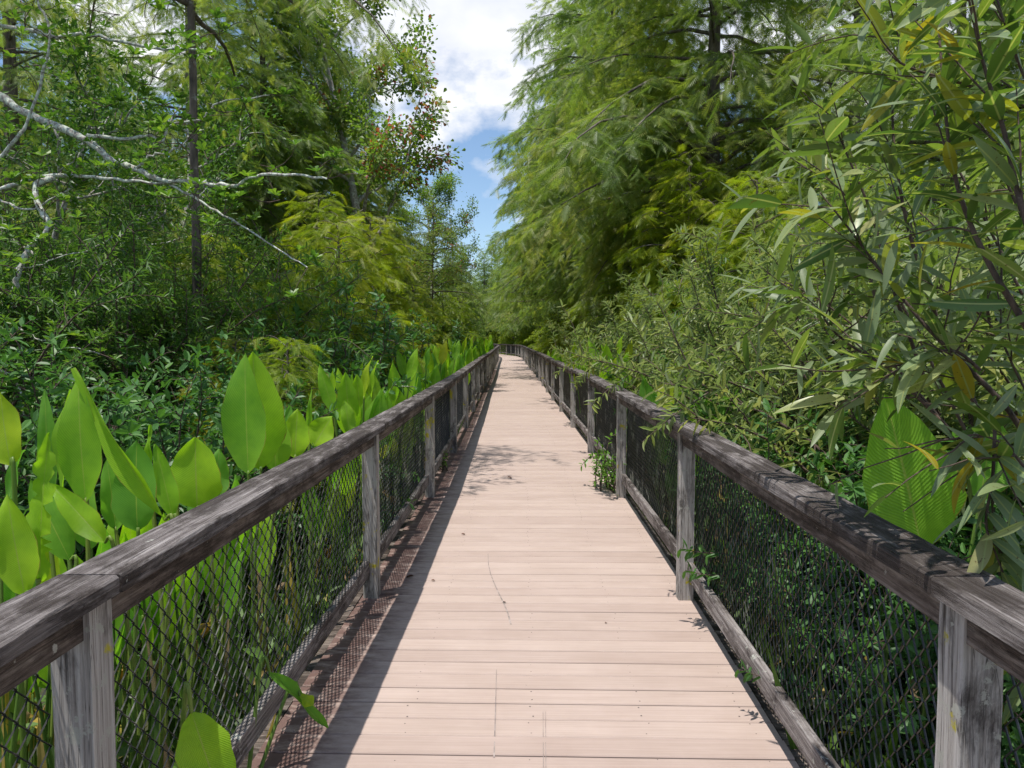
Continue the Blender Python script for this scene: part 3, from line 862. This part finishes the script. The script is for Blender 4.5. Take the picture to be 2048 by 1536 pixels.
extra = [at(x, y, d) for x, y, d in ((20, 30, 7.6), (50, 55, 7.6), (240, 30, 7.4), (290, 35, 7.4), (310, 60, 7.4), (390, 135, 7.3), (400, 75, 7.3), (360, 110, 7.4), (275, 200, 7.5), (180, 195, 7.6), (210, 215, 7.6), (380, 310, 7.2), (415, 318, 7.2),
         (350, 395, 7.1), (380, 415, 7.1), (450, 430, 7.1), (420, 205, 7.5), (250, 160, 7.5), (480, 235, 7.6), (120, 150, 7.7), (675, 310, 7.0), (520, 330, 7.3), (560, 400, 7.2), (90, 310, 7.5), (300, 170, 7.6), (10, 100, 7.5), (15, 680, 6.6), (30, 690, 6.6), (450, 225, 7.4), (330, 210, 7.5), (230, 240, 7.6))]
for e in extra: tips.append((np.array(e), norm(r.normal(0, 1, 3) + [0, 0, .8])))
for q, d in tips:
    n_ = 1 if r.random() < .35 else 2
    for _ in range(n_):
        S = grow(r, q, d * .5 + r.normal(0, .6, 3) + [0, 0, .35], r.uniform(.12, .42), 4, .2)
        V, F = tube(S - off, np.linspace(.005, .0025, 5), 4); tw.add(V, F)
        for rep in range(r.integers(1, 4)):
            c = S[-1] if rep == 0 else S[-2] + r.normal(0, .06, 3); ax = norm(S[-1] - S[-2] + [0, 0, .3]); k = r.integers(6, 10)
            a = np.arange(k) * 2.4; ref = norm(np.cross(ax, [.3, .2, .9])); bi = np.cross(ax, ref)
            A.append(np.repeat(c[None], k, 0)); D_.append(norm(ref * np.cos(a)[:, None] + bi * np.sin(a)[:, None] + ax * r.uniform(.2, .9, (k, 1))))
            Tn.append(np.clip(r.normal(.72, .18, k), 0, 1))
A, D_, Tn = np.concatenate(A), np.concatenate(D_), np.concatenate(Tn)
V, F, T = scatter(T_OBO, F_HEX, A - off, frames(D_, r, roll=.3), .095 * r.uniform(.65, 1.2, len(A)), Tn)
mesh_obj('twigs', tw.mesh('twigs'), root, M['twig'])['kind'] = 'stuff'
mesh_obj('crown', np_mesh('crown', V, F, T, smooth=False), root, M['bay'])

# ------------------------------------------------------------------ broad flag leaves
def flag_leaf_mesh(name, L, W, seed, fold=.25, curl=.15, torn=False, wave=.012):
    """blade from (0,0,0) along +x; midrib fold, arched tip, uneven margin"""
    r = np.random.default_rng(seed); nu, nv = 6, 16
    V, U, F = [], [], []
    ph = r.uniform(0, 6, 2)
    if torn: nv = 34
    notch = np.clip(1.15 - np.abs(np.cumsum(r.normal(0, .22, (nv + 1, 2)), 0)) % .9, .3, 1)
    for j in range(nv + 1):
        v = j / nv
        w = W / 2 * (min(1, (v / .30 + .0)) ** .55 if v < .30 else 1) * (1 - max(0, (v - .30) / .70) ** 2.1) ** .85
        w = max(w, .0015)
        for i in range(nu + 1):
            u = -1 + 2 * i / nu
            z = fold * abs(u) ** 1.3 * w + wave * math.sin(v * 9 + ph[0] + u) * abs(u) - curl * L * max(0, v - .25) ** 2
            ww = w * (1 + .03 * math.sin(v * 23 + ph[1]) * (abs(u) > .9))
            if torn: ww *= notch[j][0 if u < 0 else 1]
            V.append((v * L - .06 * L * abs(u) * (v > .9) * 0, u * ww, z)); U.append((u, v))
    for j in range(nv):
        for i in range(nu):
            a = j * (nu + 1) + i; F.append((a, a + 1, a + nu + 2, a + nu + 1))
    return np_mesh(name, V, F, None, U)

def orient(o, base, tip, face, roll=0.0):
    """place a blade (along local x, face local z) from base to tip, turned to face"""
    X = (tip - base).normalized(); Z = (face - X * face.dot(X)).normalized(); Y = Z.cross(X)
    m3 = Matrix((X, Y, Z)).transposed() @ Matrix.Rotation(roll, 3, 'X')
    o.matrix_local = Matrix.Translation(base) @ m3.to_4x4()

flag_seed = [500]
def flag_plant(name, rootloc, leaves, label, group=None, dry=0):
    """leaves: (base, tip, width, face, dict)"""
    rt = empty(name, rootloc, label, 'plant', group); ro = Vector(rootloc); r = np.random.default_rng(flag_seed[0])
    for (b, t, w, face, kw) in leaves:
        flag_seed[0] += 1
        L = (t - b).length
        me = flag_leaf_mesh('leaf', L, w, flag_seed[0], **kw)
        o = mesh_obj('leaf', me, rt, M['flag']); orient(o, b - ro, t - ro, face)
        foot = Vector((r.normal(0, .05), r.normal(0, .05), 0)); bl = b - ro
        mid = foot.lerp(bl, .55) + Vector((r.normal(0, .03), r.normal(0, .03), 0))
        X = (t - b).normalized()
        pth = smooth_path([foot, mid, bl - X * .05, bl], 5)
        V, F = tube(pth, np.linspace(.011, .005, len(pth)), 6)
        mesh_obj('stem', np_mesh('stem', V, F, np.full(len(V), r.random())), rt, M['flag_stem'])
    for i in range(dry):
        a = r.uniform(0, 6.28); b = Vector((math.cos(a) * .08, math.sin(a) * .08, r.uniform(.35, .95)))
        t = b + Vector((math.cos(a) * .5, math.sin(a) * .5, -1.0)).normalized() * r.uniform(.25, .42)
        flag_seed[0] += 1
        me = flag_leaf_mesh('dry_blade', (t - b).length, r.uniform(.06, .13), flag_seed[0], fold=.9, curl=.3, wave=.03)
        at2 = me.attributes.new('tint', 'FLOAT', 'POINT'); at2.data.foreach_set('value', np.full(len(me.vertices), r.random(), np.float32))
        o = mesh_obj('dry_blade', me, rt, M['flag_dry']); orient(o, b, t, Vector((math.cos(a), math.sin(a), .4)))
    return rt

def FL(bx, by_, tx, ty, wpx, d, dt=0.0, fx=0.0, fz=.25, **kw):
    b, t = at(bx, by_, d), at(tx, ty, d + dt)
    return (b, t, wpx / FPX * d * 1.08, Vector((fx, -1, fz)), kw)
flag_plant('flag_plant', (px(10, 2.35), 2.35, GROUND_Z), [FL(22, 930, -6, 785, 78, 2.3), FL(50, 1190, 10, 990, 75, 2.15, fx=.4), FL(-30, 1150, -50, 880, 80, 2.2), FL(5, 1080, 30, 900, 45, 2.4, fx=-.8)],
           'flag plant whose rounded blade stands beside the torn yellowing blade')
flag_plant('flag_plant', (px(120, 2.55), 2.55, GROUND_Z), [FL(80, 1165, 84, 868, 62, 2.3, torn=True, wave=.02), FL(172, 1005, 148, 752, 76, 2.6, fx=.15), FL(128, 1000, 118, 780, 46, 2.75, fx=-.7), FL(140, 1120, 60, 960, 60, 2.6, fx=.5), FL(95, 1010, 92, 780, 36, 2.8, fx=.8)],
           'flag plant with a tattered yellowing blade and a tall pointed one')
flag_plant('flag_plant', (px(270, 2.75), 2.75, GROUND_Z), [FL(330, 1040, 138, 738, 40, 2.6, fx=-.9, fz=.9, curl=.05, fold=.8), FL(275, 1062, 268, 882, 86, 2.75, fx=.1), FL(210, 1085, 100, 965, 50, 2.5, fx=.1, fz=.8), FL(232, 1060, 215, 920, 44, 2.85, fx=.7), FL(300, 930, 298, 850, 12, 2.9, fold=.9), FL(180, 1100, 165, 960, 60, 2.9)],
           'flag plant with one long folded blade arching across its neighbours')
flag_plant('flag_plant', (px(370, 3.05), 3.05, GROUND_Z), [FL(345, 1035, 312, 888, 40, 2.9, fx=.7), FL(395, 1018, 388, 875, 104, 3.05, fx=.1, curl=.1), FL(355, 1010, 352, 930, 40, 3.1, fx=-.6), FL(425, 1000, 440, 900, 50, 3.2, fx=.6)],
           'flag plant with a short broad triangular blade above the cap board')
flag_plant('flag_plant', (px(500, 3.6), 3.6, GROUND_Z), [FL(497, 948, 486, 706, 90, 3.5, fx=-.2, curl=.05), FL(520, 940, 506, 703, 100, 3.62, fx=.45, curl=.06), FL(552, 945, 545, 800, 60, 3.7, fx=.5)],
           'tallest flag plant, two big overlapping upright blades')
flag_plant('flag_plant', (px(600, 4.2), 4.2, GROUND_Z), [FL(590, 915, 594, 818, 54, 4.1, fx=.1), FL(628, 892, 662, 832, 58, 4.2, fz=.6), FL(570, 905, 575, 812, 30, 4.3, fx=-.7), FL(618, 880, 621, 775, 10, 4.4, fold=.9), FL(700, 868, 690, 800, 30, 4.5, fx=.6)],
           'small flag plant with rounded blades against the cap board beyond the tallest one')
flag_plant('flag_plant', (px(1830, 2.9), 2.9, GROUND_Z), [FL(1845, 1105, 1775, 790, 176, 2.75, fx=-.1, curl=.08), FL(1960, 1000, 1990, 830, 90, 3.1, fx=-.3)],
           'flag plant with one huge ribbed blade behind the willow twigs')
# blade and flower stalk that poke through the mesh onto the walk side
rt = flag_plant('flag_plant', (-1.06, 2.05, GROUND_Z), [(at(383, 1425, 1.93), at(455, 1640, 1.88), .135, Vector((.3, -1, .5)), dict(curl=.12, fold=.12))], 'bent flag blade hanging inside the mesh beside the near post')
b_, t_ = at(540, 1345, 2.75), at(655, 1456, 2.85)
flag_plant('flag_plant', (-1.10, 2.5, GROUND_Z), [(b_, t_, .05, Vector((.5, -.6, .9)), dict(curl=.02, fold=.9)), (at(600, 1392, 2.8), at(630, 1412, 2.8), .05, Vector((.2, -.5, .9)), {})], 'narrow flag blade lying through the mesh onto the boards')

def flag_clump(seed, n, hmin, hmax, spread):
    r = np.random.default_rng(seed); lv = []
    for i in range(n):
        a = r.uniform(0, 6.28); rad = r.uniform(.02, spread)
        h = r.uniform(hmin, hmax); L = r.uniform(.34, .58)
        b = Vector((math.cos(a) * rad, math.sin(a) * rad, h - L + GROUND_Z)) ; lean = Vector((math.cos(a), math.sin(a), 0)) * r.uniform(0, .35)
        t = b + (Vector((0, 0, 1)) + lean).normalized() * L
        lv.append((b, t, L * r.uniform(.28, .42), Vector((r.normal(0, .7), -1, .2)), dict(curl=r.uniform(.02, .2), fold=r.uniform(.1, .5))))
    return flag_plant('flag_plant', (0, 0, GROUND_Z), lv, '', '', dry=4)
fp = [flag_clump(601, 8, 1.7, 2.25, .28), flag_clump(602, 6, 1.5, 2.1, .25), flag_clump(603, 9, 1.1, 1.9, .35)]
spots = [(745, 6.3, 0, .93), (775, 6.8, 1, .95), (860, 9.6, 0, .98), (835, 8.6, 2, .95), (885, 11.2, 1, 1.0), (905, 13, 0, 1.0), (925, 15.5, 2, 1.1), (940, 18, 0, 1.05), (955, 22, 1, 1.05), (962, 26, 0, 1.05), (973, 31, 2, 1.1), (700, 5.3, 2, .85), (800, 8.0, 2, .9), (978, 38, 0, 1.1),
         (715, 5.8, 0, .95), (805, 7.4, 0, .97), (845, 9.0, 1, 1.0), (872, 10.4, 0, 1.0), (895, 12.2, 1, 1.05), (915, 14.2, 0, 1.0), (932, 16.8, 1, 1.05), (948, 20, 0, 1.05), (958, 24, 2, 1.2), (968, 28.5, 1, 1.1), (975, 34, 0, 1.1), (240, 3.3, 2, .85), (60, 2.9, 2, .85), (430, 3.9, 2, .85), (330, 3.5, 2, .8), (150, 3.2, 2, .8)]
for i, (x, d, k, s) in enumerate(spots):
    put(fp[k], (min(px(x, d), cx(d) - 1.34), d), (i * .7) % 1.2 - .6, s, 'flag plant clump in the line outside the railing, before the glossy shrubs', 'flag clumps before the glossy shrubs')
for i, (x, d, k, s) in enumerate([(1208, 11, 0, 1.04), (1222, 11.6, 0, 1.0), (1150, 15, 0, 1.04), (1330, 7.4, 0, .95), (1350, 7.0, 2, .9), (1180, 13, 2, 1.0), (1120, 19, 2, 1.1), (1105, 25, 1, 1.0)]):
    put(fp[k], (max(px(x, d), cx(d) + 1.2), d), i * .9 - .5, s, 'flag plant clump rising outside the railing in front of willow bushes', 'flag clumps before the willow bushes')

# ------------------------------------------------------------------ near willow
def willow_leaf(L, W, seed):
    r = np.random.default_rng(seed); V, U, F, T = [], [], [], []
    n = 8; bend = r.uniform(.1, .3); side = r.normal(0, .07)
    for j in range(n + 1):
        v = j / n; w = W / 2 * math.sin(math.pi * min(1, v * .93 + .05)) ** .8 * (1 - .35 * v)
        if j == n: w = .0004
        for u in (-1, 0, 1):
            V.append((L * v, u * w + side * L * v * v, .30 * abs(u) * w - bend * L * v * v)); T.append(.5)
    for j in range(n):
        for i in range(2):
            a = j * 3 + i; F.append((a, a + 1, a + 4, a + 3))
    return np_mesh('leaf', V, F, T)
def willow_leaf_material():
    m, n, l, b, o = new_mat('willow_leaf')
    oi = n.new('ShaderNodeObjectInfo'); tc = n.new('ShaderNodeTexCoord')
    r = ramp(n, [(0, (.07, .14, .035)), (.45, (.13, .21, .04)), (.74, (.21, .27, .05)), (.90, (.32, .32, .035)), (1, (.36, .27, .03))]); l.new(oi.outputs['Random'], r.inputs['Fac'])
    sx = n.new('ShaderNodeSeparateXYZ'); l.new(tc.outputs['Object'], sx.inputs[0])
    g_ = n.new('ShaderNodeNewGeometry')
    col = mixc(n, l, g_.outputs['Backfacing'], r.outputs['Color'], mixc(n, l, .55, r.outputs['Color'], (.25, .31, .2)))
    ab = n.new('ShaderNodeMath'); ab.operation = 'ABSOLUTE'; l.new(sx.outputs[1], ab.inputs[0])
    mid = ramp(n, [(.006, (1, 1, 1)), (.013, (0, 0, 0))]); l.new(ab.outputs[0], mid.inputs['Fac'])
    col = mixc(n, l, mid.outputs['Color'], col, (.34, .38, .15))
    f = noise(n, l, tc.outputs['Object'], 12, 5, .65)
    rs = ramp(n, [(.64, (0, 0, 0)), (.72, (1, 1, 1))]); l.new(f, rs.inputs['Fac'])
    col = mixc(n, l, rs.outputs['Color'], col, (.10, .06, .02))
    l.new(col, b.inputs['Base Color']); b.inputs['Roughness'].default_value = .36; b.inputs['Specular IOR Level'].default_value = .5
    t = n.new('ShaderNodeBsdfTranslucent'); l.new(mixc(n, l, 1.0, col, (1.5, 1.6, .6), 'MULTIPLY'), t.inputs['Color'])
    mx = n.new('ShaderNodeMixShader'); mx.inputs[0].default_value = .34
    l.new(b.outputs[0], mx.inputs[1]); l.new(t.outputs[0], mx.inputs[2]); l.new(mx.outputs[0], o.inputs['Surface'])
    return m
M['willow_leaf'] = willow_leaf_material()
wl_me = [willow_leaf(1.0, .20 + .025 * (i % 4), 700 + i) for i in range(8)]
for m_ in wl_me: m_.materials.append(M['willow_leaf'])

WROOT = Vector((2.45, 2.5, GROUND_Z))
wt = empty('near_willow', WROOT, 'willow leaning over the railing with long narrow leaves on dark stems', 'shrub')
stems = [
    ([(2140, 1080, 1.9), (2040, 855, 1.85), (1940, 740, 1.85), (1850, 650, 1.9), (1760, 540, 1.95), (1700, 460, 2.0), (1640, 385, 2.05)], .0075),
    ([(2150, 830, 1.65), (2048, 645, 1.62), (1985, 540, 1.65), (1930, 420, 1.7), (1900, 300, 1.72), (1885, 150, 1.75), (1870, -40, 1.8)], .008),
    ([(2160, 640, 1.55), (2055, 450, 1.55), (2010, 270, 1.6), (1965, 120, 1.6), (1930, -40, 1.6)], .008),
    ([(2060, 215, 2.0), (2000, 190, 2.05), (1900, 160, 2.1), (1800, 125, 2.1), (1750, 60, 2.15), (1730, -20, 2.15)], .005),
    ([(1990, 850, 1.8), (1985, 960, 1.75), (1972, 1040, 1.72), (1990, 1090, 1.7), (2060, 1112, 1.7)], .0035),
    ([(1850, 760, 2.4), (1780, 560, 2.4), (1740, 420, 2.45), (1690, 300, 2.45), (1655, 215, 2.45)], .005),
    ([(1960, 830, 2.2), (1860, 600, 2.2), (1800, 380, 2.25), (1785, 200, 2.3), (1805, 40, 2.3)], .006),
    ([(1880, 840, 2.1), (1780, 740, 2.15), (1700, 690, 2.2), (1650, 640, 2.2), (1635, 570, 2.2)], .004),
    ([(2130, 330, 1.9), (2030, 110, 1.9), (1985, -40, 1.95)], .005),
    ([(1960, 740, 1.8), (1900, 700, 1.8), (1800, 730, 1.85), (1690, 742, 1.9)], .0035),
    ([(2080, 980, 1.7), (2020, 900, 1.7), (1960, 870, 1.72), (1900, 880, 1.75)], .0035),
    ([(2100, 700, 2.6), (1960, 420, 2.6), (1870, 240, 2.65), (1840, 60, 2.7)], .006),
    ([(1950, 900, 2.8), (1800, 600, 2.8), (1700, 400, 2.85), (1600, 330, 2.9)], .005),
    ([(2100, 560, 2.3), (2000, 330, 2.3), (1960, 180, 2.3), (1990, 20, 2.35)], .005),
    ([(1900, 860, 2.6), (1760, 700, 2.6), (1640, 600, 2.65), (1560, 560, 2.7)], .004),
    ([(2120, 900, 2.0), (2040, 760, 2.0), (1990, 660, 2.05), (1920, 600, 2.1)], .004),
]
r = np.random.default_rng(99)
recs = []
for pts, rad in stems:
    sp_ = smooth_path([at(*p) for p in pts], 5)
    if pts[0][0] > 2000:
        a0 = sp_[0]; base = np.array(WROOT)
        pre = smooth_path([base + r.normal(0, .05, 3) * [1, 1, 0], base * .45 + a0 * .55 + np.array([.15, .0, .1]), a0], 4)[:-1]
        sp_full = np.concatenate([pre, sp_])
    else: sp_full = sp_
    V, F = tube(sp_full - np.array(WROOT), np.linspace(rad * 1.25, .0018, len(sp_full)), 6)
    mesh_obj('stem', np_mesh('stem', V, F), wt, M['twig'])
    paths = [sp_]
    for t in np.linspace(.12, .92, 6):
        q, d = poly_at(sp_, [t])
        S = grow(r, q[0], d[0] + r.normal(0, .6, 3), r.uniform(.14, .36), 4, .12)
        V, F = tube(S - np.array(WROOT), np.linspace(.0025, .0012, 5), 5); mesh_obj('twig', np_mesh('twig', V, F), wt, M['twig'])
        paths.append(S)
    for j, Q in enumerate(paths):
        Lq = np.linalg.norm(np.diff(Q, axis=0), axis=1).sum(); m_ = max(4, int(Lq / .028))
        t = (np.arange(m_) + r.random(m_) * .6) / m_; q, d = poly_at(Q, np.clip(t, 0, .999))
        for i in range(m_):
            if j == 0 and t[i] < .1: continue
            a = i * 2.4 + r.normal(0, .3); ref = norm(np.cross(d[i], [.1, .2, 1.0])); bi = np.cross(d[i], ref)
            dv = norm(d[i] * .6 + ref * math.cos(a) + bi * math.sin(a) + np.array([0, 0, -.1]) + r.normal(0, .15, 3))
            L = r.uniform(.085, .185) * (1 - .35 * max(0, t[i] - .75) / .25)
            recs.append((q[i], dv, L))
def seen_at(p):
    v = CAMROT.inverted() @ (Vector(p) - EYE)
    return IW / 2 + v.x / -v.z * FPX, IH / 2 - v.y / -v.z * FPX
def clear(p):   # the willow is thin in front of the huge flag blade
    x, y = seen_at(p)
    return not (1715 < x < 1905 and 790 < y < 1130)
recs = [e for e in recs if (clear(e[0] + e[1] * e[2] * .5) and clear(e[0])) or r.random() < .16]
recs.sort(key=lambda e: e[0][1] - 8 * e[2])
Pq = np.array([e[0] for e in recs]) - np.array(WROOT); Dq = np.array([e[1] for e in recs]); Lq = np.array([e[2] for e in recs])
Mq = frames(Dq, r, roll=.45)
for i in range(min(300, len(recs))):
    o = bpy.data.objects.new('leaf', wl_me[r.integers(8)])
    m4 = Matrix(Mq[i].tolist()).to_4x4(); m4.translation = Vector(Pq[i])
    o.matrix_local = m4 @ Matrix.Scale(Lq[i], 4); link(o, wt)
if len(recs) > 300:
    tv = np.array([v.co[:] for v in wl_me[0].vertices]); tf = np.array([p.vertices[:] for p in wl_me[0].polygons])
    V, F, T = scatter(tv, tf, Pq[300:], Mq[300:], Lq[300:], np.clip(r.normal(.55, .25, len(recs) - 300), 0, 1))
    o = mesh_obj('leaf_mass', np_mesh('leaf_mass', V, F, T), wt, M['willow']); o['kind'] = 'stuff'

# ------------------------------------------------------------------ ground cover, litter and far wood
def cover():
    r = np.random.default_rng(5); out = Acc()
    for side in (-1, 1):
        n = 13000
        y = 1.0 + 26 * r.random(n) ** 1.7; x = side * (1.16 + 3.2 * r.random(n) ** 1.5) + np.interp(y, CY, CX)
        z = GROUND_Z + .75 * r.random(n) ** 1.6
        D = norm(r.normal(0, .6, (n, 3)) + [0, 0, .5])
        tint = np.where(r.random(n) < .16, r.uniform(.62, 1, n), r.uniform(0, .5, n))
        V, F, T = scatter(T_HEX, F_HEX, np.column_stack([x, y, z]), frames(D, r, roll=.8), r.uniform(.06, .16, n), tint); out.add(V, F, T)
        n = 700   # upright blades and dry stalks
        y = 1.0 + 22 * r.random(n) ** 1.6; x = side * (1.22 + 1.6 * r.random(n) ** 1.4) + np.interp(y, CY, CX)
        D = norm(r.normal(0, .16, (n, 3)) + [0, 0, 1])
        tint = np.where(r.random(n) < .25, r.uniform(.6, 1, n), r.uniform(.1, .5, n))
        S = np.column_stack([r.uniform(.5, 1.25, n), np.full(n, .12), np.full(n, .1)])
        V, F, T = scatter(T_HEX, F_HEX, np.column_stack([x, y, np.full(n, GROUND_Z)]), frames(D, r, (0, -1, 0), .8), S, tint); out.add(V, F, T)
    o = mesh_obj('ground_cover', out.mesh('ground_cover', False), None, M['litter'])
    tag(o, 'low tangle of green leaves, stalks and dry leaves outside the railings', 'undergrowth', kind='stuff')
cover()
def far_wood():
    r = np.random.default_rng(8); n = 60000
    a = r.uniform(-1.0, 1.0, n); d = r.uniform(105, 150, n)
    x = np.sin(a) * d; y = np.cos(a) * d
    top = 5.5 + 3.5 * np.sin(a * 23) * np.sin(a * 9 + 1) + 6 * np.clip(np.abs(a) * 4 - .1, 0, 1)
    z = GROUND_Z + top * r.random(n) ** .8
    D = norm(r.normal(0, 1, (n, 3)) + [0, 0, -.3])
    V, F, T = scatter(T_DIA, F_DIA, np.column_stack([x, y, z]), frames(D, r, roll=1), r.uniform(.7, 1.6, n), np.clip(r.normal(.5, .2, n), 0, 1))
    o = mesh_obj('far_wood', np_mesh('far_wood', V, F, T, smooth=False), None, M['far'])
    tag(o, 'far dark green wood closing the view behind the boardwalk', 'wood', kind='stuff')
far_wood()

# vines and seedlings on the rails and boards
def sprig(name, seed, loc, h, spread, label, ns=7, mat='vine', leaf=.05):
    rt_, _ = shrub(name, seed, h, spread, M[mat], label, None, ns=ns, leaf=leaf, step=.022, twigs=3, tl=.5, per=1, tintm=.7, cat='seedling')
    rt_.location = loc
    return rt_
sprig('seedling', 801, on_deck(1212, 978) + Vector((.06, 0, 0)), .58, .5, 'small leafy seedling sprouting between the boards and a post', 14, 'vine', .07)
sprig('seedling', 802, Vector((cx(9.8) - 1.0, 9.3, 0)), .3, .2, 'little green weed at the foot of a railing post before the flag clumps', 5)
v_ = sprig('vine', 803, at(1385, 832, 4.9) + Vector((.08, 0, -.06)), .2, .25, 'leafy vine tip resting on the cap board under the willows', 7, 'vine', .085)
v_['category'] = 'vine'

# dry leaves on the boards
def dead_leaf(x, y, s, label, rz):
    me = np_mesh('dry_leaf', T_OBO * np.array([1, 1.6, 3.0]) * s, F_HEX)
    o = mesh_obj('dry_leaf', me, None, M['dead']); p = on_deck(x, y)
    o.location = p + Vector((0, 0, .19 * s + .002)); o.rotation_euler = (.1, .05, rz)
    tag(o, label, 'leaf')
dead_leaf(828, 1156, .055, 'curled dark red dry leaf lying on the boards in rail shade', 2.9)
dead_leaf(862, 1163, .03, 'tiny dry leaf beside the dark red one on the boards', .4)
dead_leaf(1010, 1207, .028, 'small brown leaf lying on the curved scuff mark', 1.9)
dead_leaf(922, 1070, .035, 'brown dry leaf lying flat on sunlit boards', .1)
dead_leaf(1210, 1248, .02, 'brown speck of leaf alone on the sunlit boards', 1.0)
dead_leaf(1014, 957, .06, 'pale brown leaf in the tree shadow across the boards', .3)
